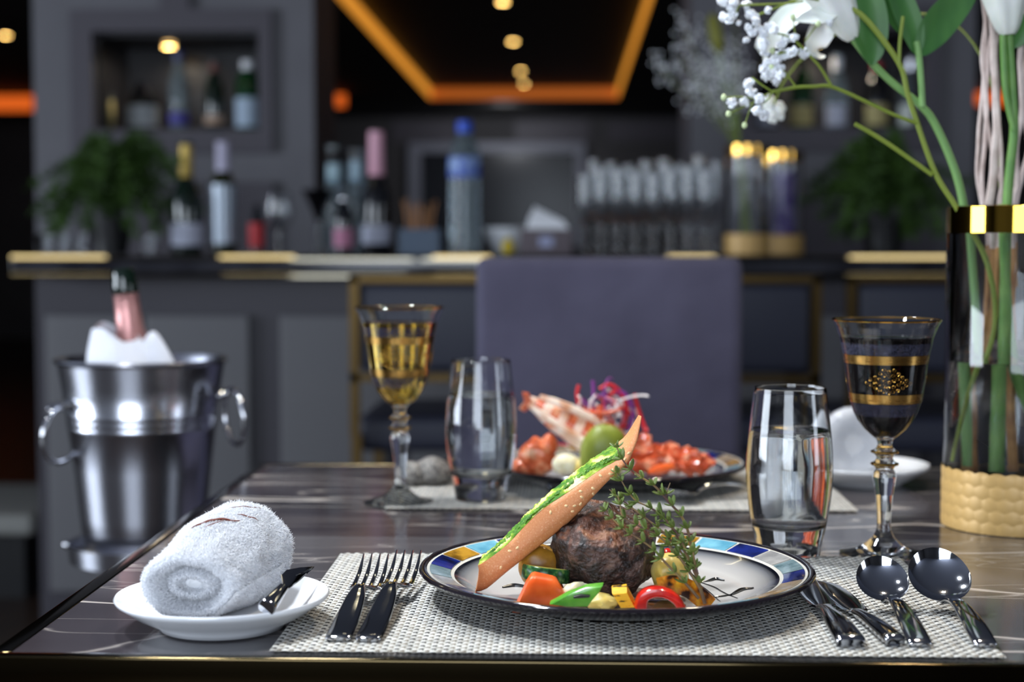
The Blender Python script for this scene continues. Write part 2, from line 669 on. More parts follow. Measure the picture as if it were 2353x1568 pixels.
def wall_unit(name, x0, x1, nx0, nx1, nz0, nz1, mirror):
    y0, y1 = 5.3, 5.8
    w = struct(name, join(
        box(x0, nx0, y0, y1, 0, ZC), box(nx1, x1, y0, y1, 0, ZC), box(nx0, nx1, y0, y1, 0, nz0),
        box(nx0, nx1, y0, y1, nz1, ZC), box(nx0, nx1, y1 - 0.12, y1, nz0, nz1)), M['panel'])
    struct('niche_lining', join(
        box(nx0, nx1, y1 - 0.125, y1 - 0.121, nz0, nz1), box(nx0, nx0 + 0.01, y0 + 0.02, y1 - 0.121, nz0, nz1),
        box(nx1 - 0.01, nx1, y0 + 0.02, y1 - 0.121, nz0, nz1), box(nx0, nx1, y0 + 0.02, y1 - 0.121, nz1 - 0.01, nz1)), M['niche'], w)
    t, d = 0.075, 0.03
    struct('niche_frame', join(
        box(nx0 - t, nx0, y0 - d, y0, nz0 - t, nz1 + t), box(nx1, nx1 + t * 0.6, y0 - d, y0, nz0 - t, nz1 + t),
        box(nx0, nx1, y0 - d, y0, nz1, nz1 + t), box(nx0, nx1, y0 - d, y0, nz0 - t, nz0)), M['panel_dark'], w)
    xm = (nx0 + nx1) / 2
    struct('stile', box(xm - 0.05, xm + 0.05, y0 - d, y0, nz1 + t, ZC), M['panel_dark'], w)
    struct('lower_panel', box(nx0 - t, nx1 + t * 0.6, y0 - d, y0, 0.9, nz0 - t - 0.10), M['panel_dark'], w)
    return w


wall_unit('wall_back_left', -1.81, -0.853, -1.60, -1.035, 1.395, 1.725, False)
wall_unit('wall_back_right', 0.418, 1.36, 0.62, 1.19, 1.395, 1.725, True)

# screen and sideboard on the far wall of the hall
t = thing('wall_screen', 'large dark screen in a pale frame on the far wall', 'screen', (-0.75, 16.95, 1.0))
part('frame', join(box(-0.95, 0.95, -0.06, 0, 1.02, 1.12), box(-0.95, -0.82, -0.06, 0, 0.0, 1.02), box(0.85, 0.95, -0.06, 0, 0.0, 1.02)),
     mat('screen_frame', (120, 122, 134), 0.5), t, smooth=False)
part('display', box(-0.82, 0.85, -0.03, 0, 0.0, 1.02), mat('screen_black', (14, 16, 24), 0.2), t, smooth=False)
for i, (a, b) in enumerate(((-1.9, -1.2), (-0.55, 0.25), (0.45, 1.4))):
    solo('wall_panel', box(a, b, 16.96, 17.0, 2.14, 2.36), M['panel_dark'],
         'grey wall panel above the far screen, ' + ('first from the wall unit', 'middle of three', 'last toward the flowers')[i], 'panel', 'far wall panels', smooth=False)

# low pale bench in the dark area beside the bar
t = thing('upholstered_bench', 'low pale grey bench in the dark room beside the bar', 'bench', (-2.10, 4.62, 0))
part('seat', box(-0.6, 0.6, -0.3, 0.3, 0.185, 0.245, 0.02), mat('bench_fabric', (128, 128, 124), 0.9), t)
part('base', box(-0.56, 0.56, -0.26, 0.26, 0.0, 0.185), M['black'], t, smooth=False)

# ================================================================ BAR
BX0, BX1 = -1.378, 0.935
bar_t = thing('bar', 'long grey panelled bar with a dark stone counter behind the table', 'bar', (-0.22, 4.2, 0))
part('carcass', box(BX0, BX1, 4.02, 4.5, 0, 0.92), M['barframe'], bar_t, smooth=False, world=True)
ctr = part('counter', box(BX0 - 0.02, BX1 + 0.01, 3.9, 4.55, 0.934, 0.975, 0.004), M['stone'], bar_t, world=True)
ca, sa = math.cos(R(34.5)), math.sin(R(34.5))
for z in (0.934, 0.9755):
    # polished strip with a flat chamfer facing up and out
    y = 3.897
    prof_ = [(y, z - 0.005), (y, z), (y + 0.009 * sa, z + 0.009 * ca), (y + 0.013, z + 0.009 * ca), (y + 0.013, z - 0.005)]
    part('metal_edge', loft([[(x_, p[0], p[1] - 0.004) for p in prof_] for x_ in (BX0 - 0.02, BX1 + 0.01)]), M['bar_edge'], ctr, world=True, smooth=False)
xs = [(-1.345, -1.12), (-1.085, -0.815), (-0.735, -0.46), (-0.40, -0.12), (-0.05, 0.22), (0.29, 0.56), (0.63, 0.90)]
for a, b in xs:
    part('front_panel', box(a, b, 3.995, 4.02, 0.10, 0.825, 0.006), M['barpanel'], bar_t, world=True)

# ---------------------------------------------------------------- bar stools
def bar_stool(x, y, w, label, first=None):
    t = thing('bar_stool', label, 'stool', (x, y, 0), 0, 'bar stools')
    h = w / 2
    part('backrest', box(-h + 0.02, h - 0.02, -0.045, 0.0, 0.735, 0.925, 0.02), M['navy'], t)
    part('seat', box(-h + 0.01, h - 0.01, -0.02, 0.38, 0.56, 0.64, 0.025), M['navy'], t)
    fr = part('back_frame', join(box(-h, -h + 0.02, -0.05, -0.03, 0.60, 0.938), box(h - 0.02, h, -0.05, -0.03, 0.60, 0.938),
                                 box(-h, h, -0.05, -0.03, 0.925, 0.94), box(-h, h, -0.05, -0.03, 0.715, 0.732)), M['brass'], t, smooth=False)
    for sx in (-1, 1):
        for yy in (-0.03, 0.36):
            part('leg', box(sx * (h - 0.012) - 0.011, sx * (h - 0.012) + 0.011, yy - 0.011, yy + 0.011, 0, 0.60), M['brass'], t, smooth=False)
    part('footrest', box(-h + 0.012, h - 0.012, -0.04, -0.02, 0.22, 0.24), M['brass'], t, smooth=False)
    return t


bar_stool(-0.268, 3.34, 0.38, 'navy bar stool with brass frame beside the amber wine glass')
bar_stool(0.355, 3.34, 0.36, 'navy bar stool with brass frame just past the grey chair back')
bar_stool(0.78, 3.36, 0.38, 'navy bar stool with brass frame behind the flower vase')

# ---------------------------------------------------------------- dining chair opposite
t = thing('dining_chair', 'high-backed dining chair in grey fabric at the far side of the table', 'chair', (0.063, 2.3, 0))
part('backrest', box(-0.196, 0.196, 0.0, 0.085, 0.42, 0.985, 0.018), M['fabric'], t)
part('seat', box(-0.196, 0.196, -0.42, 0.02, 0.38, 0.47, 0.03), M['fabric'], t)
for sx in (-1, 1):
    for yy in (-0.38, 0.03):
        part('leg', loft([[(sx * 0.165 + a * 0.016, yy + b * 0.016, 0.0) for a, b in ((-1, -1), (1, -1), (1, 1), (-1, 1))],
                          [(sx * 0.165 + a * 0.022, yy + b * 0.022, 0.39) for a, b in ((-1, -1), (1, -1), (1, 1), (-1, 1))]]), M['black'], t, smooth=False)

# ================================================================ DINING TABLE
TX_0, TX_1, TY_0, TY_1 = -0.355, 1.15, 0.931, 1.790
tb = thing('dining_table', 'dining table with dark veined marble top and polished brass edging', 'table', ((TX_0 + TX_1) / 2, 1.36, 0))
part('marble_top', box(TX_0 + 0.013, TX_1 - 0.013, TY_0 + 0.010, TY_1 - 0.012, 0.72, TT), M['marble'], tb, smooth=False, world=True)
for g in (box(TX_0, TX_1, TY_0, TY_0 + 0.010, 0.700, TT + 0.0006, 0.0016), box(TX_0, TX_1, TY_1 - 0.012, TY_1, 0.70, TT + 0.0006, 0.0016),
          box(TX_0, TX_0 + 0.013, TY_0 + 0.010, TY_1 - 0.012, 0.70, TT + 0.0006, 0.0016), box(TX_1 - 0.013, TX_1, TY_0 + 0.010, TY_1 - 0.012, 0.70, TT + 0.0006, 0.0016)):
    part('edge_trim', g, M['brass_trim'], tb, world=True)
part('apron', box(TX_0 + 0.05, TX_1 - 0.05, TY_0 + 0.05, TY_1 - 0.05, 0.66, 0.72), M['black'], tb, smooth=False, world=True)
for x in (TX_0 + 0.12, TX_1 - 0.12):
    for y in (TY_0 + 0.12, TY_1 - 0.12):
        part('leg', box(x - 0.03, x + 0.03, y - 0.03, y + 0.03, 0, 0.70, 0.004), M['black'], tb, world=True)


def rounded_rect(x0, x1, y0, y1, r, z0, z1, n=10):
    pts = []
    for cx, cy, a0 in ((x1 - r, y1 - r, 0), (x0 + r, y1 - r, 90), (x0 + r, y0 + r, 180), (x1 - r, y0 + r, 270)):
        for k in range(n + 1):
            a = R(a0 + 90 * k / n)
            pts.append((cx + r * math.cos(a), cy + r * math.sin(a)))
    return loft([[(p[0], p[1], z) for p in pts] for z in (z0, z1)])


# clear film protecting the marble under the near setting
film = bpy.data.materials.new('clear_film')
film.use_nodes = True
fb = film.node_tree.nodes['Principled BSDF']
fb.inputs['Base Color'].default_value = (0.9, 0.92, 0.95, 1)
fb.inputs['Roughness'].default_value = 0.18
fb.inputs['Alpha'].default_value = 0.02
solo('table_film', rounded_rect(-0.268, 0.60, 0.9335, 1.33, 0.03, TT + 0.0006, TT + 0.0011), film,
     'thin clear protective film with rounded corner lying on the marble', 'film', smooth=False)

# ================================================================ WOVEN PLACEMATS
M['weft'] = mat('weft_vinyl', (186, 184, 178), 0.45, var=(90, 2, [(0.35, (166, 164, 158)), (0.65, (200, 199, 193))]))
M['warp_dark'] = mat('warp_dark', (24, 22, 24), 0.5)
M['warp_grey'] = mat('warp_grey', (120, 112, 100), 0.5)


def strands(n_str, n_cells, along_x, pitch_a, pitch_b, hw, hz, x0, y0, z0, sel):
    """Weave strands: lens-shaped floats over every other crossing."""
    v, f = [], []
    sub = 4
    prof = [(-1.0, -0.25), (-0.62, 0.72), (0.0, 1.0), (0.62, 0.72), (1.0, -0.25)]
    for s in range(n_str):
        if not sel(s):
            continue
        base = len(v)
        N = n_cells * sub + 1
        ph = PI * (s % 2)
        for i in range(N):
            u = i / sub
            w = math.sin(PI * u + ph) if along_x else -math.sin(PI * u + ph)
            z = z0 + hz * w
            ww = hw * (0.74 + 0.26 * w)
            for a, b in prof:
                if along_x:
                    v.append((x0 + u * pitch_a, y0 + (s + 0.5) * pitch_b + a * ww, z + b * 0.00055))
                else:
                    v.append((x0 + (s + 0.5) * pitch_b + a * ww, y0 + u * pitch_a, z + b * 0.00045))
        m = len(prof)
        for i in range(N - 1):
            for k in range(m - 1):
                q = (base + i * m + k, base + (i + 1) * m + k, base + (i + 1) * m + k + 1, base + i * m + k + 1)
                f.append(q if not along_x else q[::-1])
    return v, f


MW, MD = 0.4475, 0.3065
NX, NY = 118, 74
px_, py_ = MW / NX, MD / NY
mat_t = thing('woven_placemat', 'woven vinyl placemat, pale and black basket weave, under the steak plate', 'placemat', (-0.1815, 0.9415, TT + 0.0012), 0, 'placemats')
part('weft_strands', strands(NY, NX, True, px_, py_, py_ * 0.47, 0.00045, 0, 0, 0.0011, lambda s: True), M['weft'], mat_t, sharp=80, kind='stuff')
part('dark_warp_strands', strands(NX, NY, False, py_, px_, px_ * 0.44, 0.00045, 0, 0, 0.0010, lambda s: s % 2 == 0), M['warp_dark'], mat_t, sharp=80, kind='stuff')
part('grey_warp_strands', strands(NX, NY, False, py_, px_, px_ * 0.40, 0.00045, 0, 0, 0.0011, lambda s: s % 2 == 1), M['warp_grey'], mat_t, sharp=80, kind='stuff')
clone(mat_t, (-0.172, 1.472, TT + 0.0006), 0, 'woven vinyl placemat under the lobster plate across the table')
MZ = TT + 0.0030      # top of the placemat

# ================================================================ STEAK PLATE
PC = (0.0355, 1.094, MZ)
cream = bpy.data.materials.new('cream_glaze')
cream.use_nodes = True
nt = cream.node_tree
cb = nt.nodes['Principled BSDF']
cb.inputs['Roughness'].default_value = 0.14
cb.inputs['Coat Weight'].default_value = 0.4
tc = nt.nodes.new('ShaderNodeTexCoord')
ln = nt.nodes.new('ShaderNodeVectorMath')
ln.operation = 'LENGTH'
nt.links.new(tc.outputs['Object'], ln.inputs[0])
rp = nt.nodes.new('ShaderNodeValToRGB')
els = rp.color_ramp.elements
els.new(0.5)
els.new(0.7)
els.new(0.9)
for e, (p, c) in zip(els, ((0.0, (200, 197, 192)), (0.090, (200, 196, 192)), (0.105, (150, 148, 146)), (0.1105, (96, 98, 104)), (0.1118, (14, 16, 24)))):
    e.position = p
    e.color = lin(c)
nt.links.new(ln.outputs['Value'], rp.inputs['Fac'])
nt.links.new(rp.outputs['Color'], cb.inputs['Base Color'])
M['glaze_white'] = mat('white_glaze_line', (214, 210, 200), 0.15, coat=0.4)

TILE = {
    'gold': mat('tile_gold', (150, 108, 30), 0.12, coat=0.5, var=(70, 4, [(0.35, (84, 56, 14)), (0.65, (186, 138, 44))])),
    'sky': mat('tile_sky', (104, 164, 186), 0.12, coat=0.5, var=(80, 4, [(0.3, (84, 146, 170)), (0.7, (124, 182, 200))])),
    'navy': mat('tile_navy', (22, 32, 92), 0.12, coat=0.5, var=(60, 3, [(0.35, (14, 18, 44)), (0.65, (28, 44, 128))])),
    'grey': mat('tile_grey', (150, 148, 146), 0.15, coat=0.4, var=(90, 4, [(0.3, (126, 124, 124)), (0.7, (170, 168, 164))])),
    'teal': mat('tile_teal', (96, 122, 128), 0.15, coat=0.4, var=(90, 4, [(0.3, (76, 100, 106)), (0.7, (132, 152, 156))])),
    'tan': mat('tile_tan', (150, 128, 104), 0.15, coat=0.4, var=(90, 4, [(0.3, (120, 100, 78)), (0.7, (168, 148, 124))])),
}


def pattern_plate(label, loc, rz):
    t = thing('patterned_plate', label, 'plate', loc, rz, 'mosaic rimmed dinner plates')
    outer = [(0, 0.003), (0.068, 0.003), (0.070, 0.0), (0.076, 0.0), (0.079, 0.0025), (0.098, 0.0066), (0.120, 0.0122), (0.133, 0.0168), (0.1375, 0.0196),
             (0.1388, 0.0214), (0.1378, 0.0231), (0.1350, 0.0231), (0.1332, 0.0222)]
    g = lathe(outer, 96)
    part('dark_underside', g, M['black_glaze'], t, sharp=60)
    part('white_rim_band', lathe([(0.1332, 0.0222), (0.1140, 0.0170)], 96), M['glaze_white'], t, sharp=60)
    part('well', lathe([(0.1140, 0.0170), (0.1105, 0.0156), (0.104, 0.0124), (0.095, 0.0094), (0.080, 0.0080), (0.05, 0.0076), (0, 0.0074)], 96), cream, t, sharp=70)
    order = ['teal', 'grey', 'navy', 'sky', 'gold', 'tan', 'teal', 'grey', 'navy', 'sky', 'gold', 'navy', 'teal', 'grey', 'navy', 'sky', 'gold', 'tan', 'teal', 'navy', 'sky', 'gold', 'tan', 'navy']
    fix = {3: 'sky', 2: 'navy', 4: 'gold', 8: 'navy', 9: 'sky', 10: 'gold', 11: 'navy', 12: 'teal', 7: 'grey'}
    for k in range(24):
        a0, a1 = R(-2 + 15 * k + 0.55), R(-2 + 15 * (k + 1) - 0.55)
        rows = []
        for j in range(2):
            r_, z_ = ((0.1312, 0.0219), (0.1166, 0.0179))[j]
            rows.append([(r_ * math.cos(a0 + (a1 - a0) * i / 4), r_ * math.sin(a0 + (a1 - a0) * i / 4), z_) for i in range(5)])
        v = [p for row in rows for p in row]
        f = [(i, i + 1, 5 + i + 1, 5 + i) for i in range(4)]
        up = [(p[0], p[1], p[2] + 0.0004) for p in v]
        n = len(v)
        g = (v + up, [q[::-1] for q in f] + [tuple(n + i for i in q) for q in f] +
             [(i, n + i, n + i + 1, i + 1) for i in range(4)] + [(5 + i + 1, n + 5 + i + 1, n + 5 + i, 5 + i) for i in range(4)] +
             [(0, 5, n + 5, n), (4, n + 4, n + 9, 9)])
        part('glaze_tile', g, TILE[fix.get(k, order[k])], t, smooth=False)
    return t


plate = pattern_plate('dark-edged dinner plate with mosaic tile rim, holding the steak', PC, 0)
inkm = mat('black_ink', (8, 8, 12), 0.2, coat=0.5)


def on_well(x, y):
    r = math.hypot(x, y)
    z = 0.0076 if r < 0.05 else 0.0076 + (r - 0.05) / 0.03 * 0.0006 if r < 0.08 else 0.0082 + (r - 0.08) / 0.015 * 0.0012 if r < 0.095 else 0.0094 + (r - 0.095) / 0.009 * 0.0030
    return (x, y, z + 0.0003)


def ink_line(pts, w):
    S = spline([(p[0] - PC[0], p[1] - PC[1]) + (0.0,) for p in pts], 16)
    n = len(S)
    return tube([on_well(p[0], p[1]) for p in S], [max(0.00012, w * (0.35 + 0.65 * math.sin(PI * (i + 0.5) / n) ** 1.0)) for i in range(n)], 6)


for pts, w in (
    ([(0.0905, 1.1391, 0.761), (0.0938, 1.1211, 0.761), (0.0957, 1.1065, 0.761)], 0.0014), ([(0.0953, 1.1094, 0.761), (0.1042, 1.0925, 0.761), (0.1087, 1.076, 0.761), (0.1166, 1.0522, 0.761)], 0.0005),
    ([(0.0934, 1.1094, 0.761), (0.0996, 1.0757, 0.761), (0.1042, 1.0453, 0.761)], 0.0005), ([(0.0843, 1.112, 0.761), (0.0953, 1.1094, 0.761), (0.1049, 1.1127, 0.761)], 0.0005), ([(0.101, 1.1111, 0.761), (0.1081, 1.1172, 0.761), (0.1136, 1.113, 0.761)], 0.0015),
    ([(0.0952, 1.0594, 0.761), (0.1042, 1.061, 0.761), (0.1168, 1.0682, 0.761)], 0.0006), ([(0.1136, 1.0654, 0.761), (0.1226, 1.0792, 0.761), (0.1309, 1.0809, 0.761)], 0.0018), ([(0.0933, 1.0647, 0.761), (0.0949, 1.0488, 0.761), (0.0966, 1.036, 0.761)], 0.0005),
    ([(-0.0441, 1.0846, 0.761), (-0.0366, 1.0905, 0.761), (-0.0258, 1.088, 0.761)], 0.0018)):
    part('painted_vine', ink_line(pts, w), inkm, plate)

far_plate_c = (0.052, 1.640, TT + 0.0030)

# ---------------------------------------------------------------- steak
stk = bpy.data.materials.new('grilled_beef')
stk.use_nodes = True
nt = stk.node_tree
L = nt.links.new
b = nt.nodes['Principled BSDF']
b.inputs['Roughness'].default_value = 0.34
b.inputs['Specular IOR Level'].default_value = 0.6
tc = nt.nodes.new('ShaderNodeTexCoord')


def tn(sc_, det, dist=0.0):
    n = nt.nodes.new('ShaderNodeTexNoise')
    n.inputs['Scale'].default_value = sc_
    n.inputs['Detail'].default_value = det
    n.inputs['Distortion'].default_value = dist
    L(tc.outputs['Object'], n.inputs[0])
    return n


def trp(src, els_):
    r = nt.nodes.new('ShaderNodeValToRGB')
    e = r.color_ramp.elements
    while len(e) < len(els_):
        e.new(0.5)
    for q, (p, c) in zip(e, els_):
        q.position = p
        q.color = lin(c)
    L(src, r.inputs[0])
    return r


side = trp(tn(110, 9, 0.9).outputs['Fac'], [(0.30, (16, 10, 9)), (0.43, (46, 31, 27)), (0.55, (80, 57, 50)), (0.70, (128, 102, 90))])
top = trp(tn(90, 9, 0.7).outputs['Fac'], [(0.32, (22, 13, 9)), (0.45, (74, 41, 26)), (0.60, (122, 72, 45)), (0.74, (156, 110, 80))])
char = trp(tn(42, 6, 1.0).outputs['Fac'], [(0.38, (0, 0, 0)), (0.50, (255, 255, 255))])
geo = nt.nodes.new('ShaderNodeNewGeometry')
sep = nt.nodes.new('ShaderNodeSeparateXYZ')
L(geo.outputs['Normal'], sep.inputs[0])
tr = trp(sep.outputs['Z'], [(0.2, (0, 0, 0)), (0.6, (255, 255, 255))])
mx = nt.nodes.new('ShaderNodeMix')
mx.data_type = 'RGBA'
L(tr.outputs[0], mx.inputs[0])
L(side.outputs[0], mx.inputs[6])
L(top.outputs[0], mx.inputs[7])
mx2 = nt.nodes.new('ShaderNodeMix')
mx2.data_type = 'RGBA'
L(char.outputs[0], mx2.inputs[0])
mx2.inputs[6].default_value = lin((24, 15, 12))
L(mx.outputs[2], mx2.inputs[7])
L(mx2.outputs[2], b.inputs['Base Color'])
bp = nt.nodes.new('ShaderNodeBump')
bp.inputs['Strength'].default_value = 1.0
bp.inputs['Distance'].default_value = 0.0030
L(tn(330, 8).outputs['Fac'], bp.inputs['Height'])
L(bp.outputs[0], b.inputs['Normal'])

v, f = ICO[5]
sv = []
for x, y, z in v:
    # rounded drum: horizontal and vertical superellipse
    rh = max(math.hypot(x, y), 1e-6)
    el = math.atan2(z, rh)
    ce, se = math.cos(el) ** 0.52, math.copysign(abs(math.sin(el)) ** 0.52, z)
    p = Vector((x / rh * ce, y / rh * ce, se))
    q = Vector((p.x * 0.0360, p.y * 0.0340, p.z * 0.0225))
    s = q * 42
    d = noise.noise(s) * 1.0 + 0.55 * noise.noise(s * 2.2 + Vector((3, 1, 7))) + 0.30 * noise.noise(s * 5.0) + 0.16 * noise.noise(s * 11)
    ridge = -abs(noise.noise(s * 1.3 + Vector((9, 4, 2)))) * 0.9
    q = q + Vector((x, y, z)).normalized() * (d * 0.0038 + ridge * 0.0046 + 0.0018 + 0.0042 * noise.noise(q * 24 + Vector((1.7, 5.2, 0.4))) - 0.0022 * max(0.0, noise.noise(s * 3.4 + Vector((2, 8, 1)))))
    sv.append(q)
Ms = Matrix.Rotation(R(17), 4, 'X') @ Matrix.Rotation(R(4), 4, 'Y')
st_c = (0.0278, 1.066, 0.7925)
steak = solo('beef_steak', ([tuple(Ms @ p + Vector(st_c)) for p in sv], f), stk, 'thick grilled beef fillet, browned and charred, in the middle of the mosaic plate', 'steak', sharp=70)

# ---------------------------------------------------------------- bread slice with pesto
low = spline([(-0.0607, 1.04, 0.7683), (-0.0539, 1.0436, 0.7691), (-0.0375, 1.0471, 0.7821), (-0.0126, 1.0507, 0.8015), (0.0069, 1.0542, 0.8177), (0.0163, 1.0578, 0.8276), (0.035, 1.0613, 0.8472), (0.0434, 1.0649, 0.8551), (0.0497, 1.0684, 0.8714), (0.0519, 1.072, 0.8836)], 40)
mid_ = spline([(-0.0588, 1.038, 0.7865), (-0.055, 1.0423, 0.7877), (-0.0404, 1.0465, 0.798), (-0.0188, 1.0508, 0.8196), (0.0018, 1.055, 0.8336), (0.0225, 1.0593, 0.8474), (0.0371, 1.0635, 0.8561), (0.0455, 1.0677, 0.8694), (0.0513, 1.072, 0.8842)], 40)
bak = spline([(-0.058, 1.054, 0.7862), (-0.0549, 1.0573, 0.7892), (-0.0443, 1.0607, 0.7985), (-0.0295, 1.064, 0.8134), (-0.0221, 1.0673, 0.8207), (-0.0033, 1.0707, 0.8372), (0.0174, 1.074, 0.8534), (0.0298, 1.0773, 0.8612), (0.041, 1.0807, 0.869), (0.0504, 1.084, 0.8835)], 40)
M['crust'] = mat('bread_crust', (206, 140, 92), 0.55, var=(900, 5, [(0.3, (200, 126, 76)), (0.58, (206, 136, 86)), (0.76, (222, 172, 130))]), bump=(500, 0.35, 0.0007), sss=0.05)
M['crumb'] = mat('bread_pesto', (120, 160, 30), 0.75, var=(70, 6, [(0.36, (26, 88, 16)), (0.45, (84, 134, 20)), (0.52, (150, 172, 44)), (0.57, (222, 212, 130)), (0.68, (236, 226, 172))]),
                 bump=(420, 0.8, 0.0016), stretch=(0.7, 1.6, 0.7))
M['pesto'] = mat('basil_pesto', (60, 120, 20), 0.5, var=(160, 4, [(0.3, (20, 78, 16)), (0.7, (104, 156, 28))]), bump=(600, 0.9, 0.0015))
rings = []
NB = 40
for i in range(NB):
    l_, m_, b_ = Vector(low[i]), Vector(mid_[i]), Vector(bak[i])
    e = l_ + (b_ - m_) * 0.9
    ring = []
    for t_ in np.linspace(0, 1, 9):                        # rounded crust, bulging outward
        p = l_.lerp(m_, t_) + Vector((0.35, -1, -0.45)).normalized() * 0.0042 * math.sin(PI * t_) ** 0.8 * min(1, (NB - i) / 8)
        p += Vector((1, 0, 1)) * 0.0007 * noise.noise(p * 160)
        ring.append(p)
    for t_ in (0.33, 0.66, 1.0):
        ring.append(m_.lerp(b_, t_))
    for t_ in (0.5, 1.0):
        ring.append(b_.lerp(e, t_))
    rings.append(ring)
bread = thing('bread_slice', 'long toasted bread slice with green pesto and sesame, leaning on the steak', 'bread', tuple(low[0]))
crust = part('crust', loft(rings, True, True), M['crust'], bread, sharp=50, world=True)
vt, ft = [], []
NT, NC = 150, 14
lo2, bk2 = spline(mid_[:33], NT), spline(bak[:33], NT)
for i in range(NT):
    u = i / (NT - 1)
    fade = min(1, u / 0.03)
    for j in range(NC):
        t_ = 0.03 + 0.95 * j / (NC - 1)
        p = Vector(lo2[i]).lerp(Vector(bk2[i]), t_)
        h = 0.0013 + 0.0013 * noise.noise(p * 330) + 0.0010 * noise.noise(p * 900)
        edge = min(1, min(j, NC - 1 - j) / 1.5)
        vt.append(tuple(p + Vector((-0.55, -0.25, 0.8)) * (h * edge * fade + 0.0002)))
for i in range(NT - 1):
    for j in range(NC - 1):
        ft.append((i * NC + j, (i + 1) * NC + j, (i + 1) * NC + j + 1, i * NC + j + 1))
part('pesto_face', (vt, ft), M['crumb'], bread, sharp=80, world=True)
rng = random.Random(4)
strip = []
for i in range(8, 146):
    u = i / (NT - 1)
    if noise.noise(Vector((u * 9, 0, 0))) > -0.55:
        for q in range(3):
            t_ = 0.30 + 0.12 * math.sin(u * 11) + rng.uniform(-0.09, 0.09)
            p = Vector(lo2[i]).lerp(Vector(bk2[i]), t_) + Vector((-0.55, -0.25, 0.8)) * 0.0012
            strip.append(mv(xf(blob(0.0022, 0.0012, 0.0010, 1, 0.0005, 500, i + q), Matrix.Rotation(rng.uniform(-0.9, -0.5), 4, 'Y')), *p))
part('pesto_streak', join(*strip), M['pesto'], bread, world=True, kind='stuff')
bv = BVHTree.FromPolygons([Vector(p) for r_ in rings for p in r_], [tuple(q) for q in loft(rings, True, False)[1]])
sees = mat('sesame', (228, 190, 138), 0.45)
seed_me = None
for k, p in enumerate([(-0.0426, 1.02, 0.7889), (-0.0368, 1.02, 0.7999), (-0.0317, 1.02, 0.802), (-0.0099, 1.02, 0.8258), (0.0004, 1.02, 0.8302), (0.0058, 1.02, 0.8302), (0.0098, 1.02, 0.8314), (0.0046, 1.02, 0.8265), (0.0106, 1.02, 0.836), (0.0098, 1.02, 0.8398), (0.018, 1.02, 0.8381), (0.018, 1.02, 0.8418), (0.0228, 1.02, 0.8502), (0.0291, 1.02, 0.8514), (0.0308, 1.02, 0.854), (0.0387, 1.02, 0.8612), (0.0413, 1.02, 0.8652)]):
    hit, nrm, _, _ = bv.ray_cast(Vector(p), Vector(p).normalized() * 0 + (Vector(p) - Vector((0, 0, 1))).normalized())
    if hit is None:
        hit, nrm, _, _ = bv.find_nearest(Vector(p))
    if seed_me is None:
        o = mesh_obj('sesame_seed', blob(0.0009, 0.0014, 0.0006, 2), sees)
        seed_me = o.data
    else:
        o = bpy.data.objects.new('sesame_seed', seed_me)
        COL.objects.link(o)
    o.parent = bread
    o.location = hit - bread.location
    q = (nrm if nrm.y < 0 else -nrm).to_track_quat('Z', 'Y')
    o.rotation_mode = 'QUATERNION'
    from mathutils import Quaternion
    o.rotation_quaternion = q @ Quaternion((0, 0, 1), rng.uniform(0, 6.28))

# ---------------------------------------------------------------- vegetables on the plate
M['carrot'] = mat('carrot', (228, 96, 36), 0.3, sss=0.25, var=(60, 3, [(0.3, (214, 82, 26)), (0.7, (236, 112, 50))]))
M['zuc_skin'] = mat('zucchini_skin', (32, 74, 34), 0.25, var=(260, 4, [(0.38, (18, 50, 24)), (0.55, (40, 88, 44)), (0.72, (116, 140, 66))]))
M['zuc_flesh'] = mat('zucchini_flesh', (190, 180, 84), 0.4, sss=0.2)
M['potato'] = mat('potato', (218, 194, 104), 0.35, sss=0.25, var=(60, 3, [(0.35, (206, 176, 84)), (0.7, (230, 212, 136))]))
M['potato_roast'] = mat('roast_potato', (176, 124, 34), 0.35, sss=0.2, var=(70, 4, [(0.35, (140, 92, 22)), (0.7, (196, 146, 52))]))
M['gpepper'] = mat('green_pepper', (84, 158, 46), 0.2, coat=0.3, sss=0.1, var=(80, 3, [(0.3, (66, 140, 34)), (0.7, (110, 176, 60))]))
M['rpepper'] = mat('red_pepper', (214, 30, 20), 0.2, coat=0.3, sss=0.15, var=(90, 3, [(0.3, (176, 18, 14)), (0.6, (224, 40, 24))]))
M['ysquash'] = mat('yellow_squash', (236, 178, 30), 0.3, sss=0.15, var=(150, 2, [(0.36, (20, 14, 10)), (0.42, (236, 172, 26)), (0.75, (246, 196, 50))]), stretch=(1, 2.5, 2.5))
M['ypepper'] = mat('charred_yellow_pepper', (222, 150, 30), 0.3, coat=0.2, var=(110, 4, [(0.38, (52, 24, 10)), (0.50, (196, 112, 20)), (0.65, (232, 168, 44))]))
M['onion'] = mat('cauliflower', (232, 224, 190), 0.4, sss=0.3, var=(90, 3, [(0.3, (206, 190, 140)), (0.6, (238, 232, 206))]))
M['charred'] = mat('char', (14, 10, 8), 0.4)

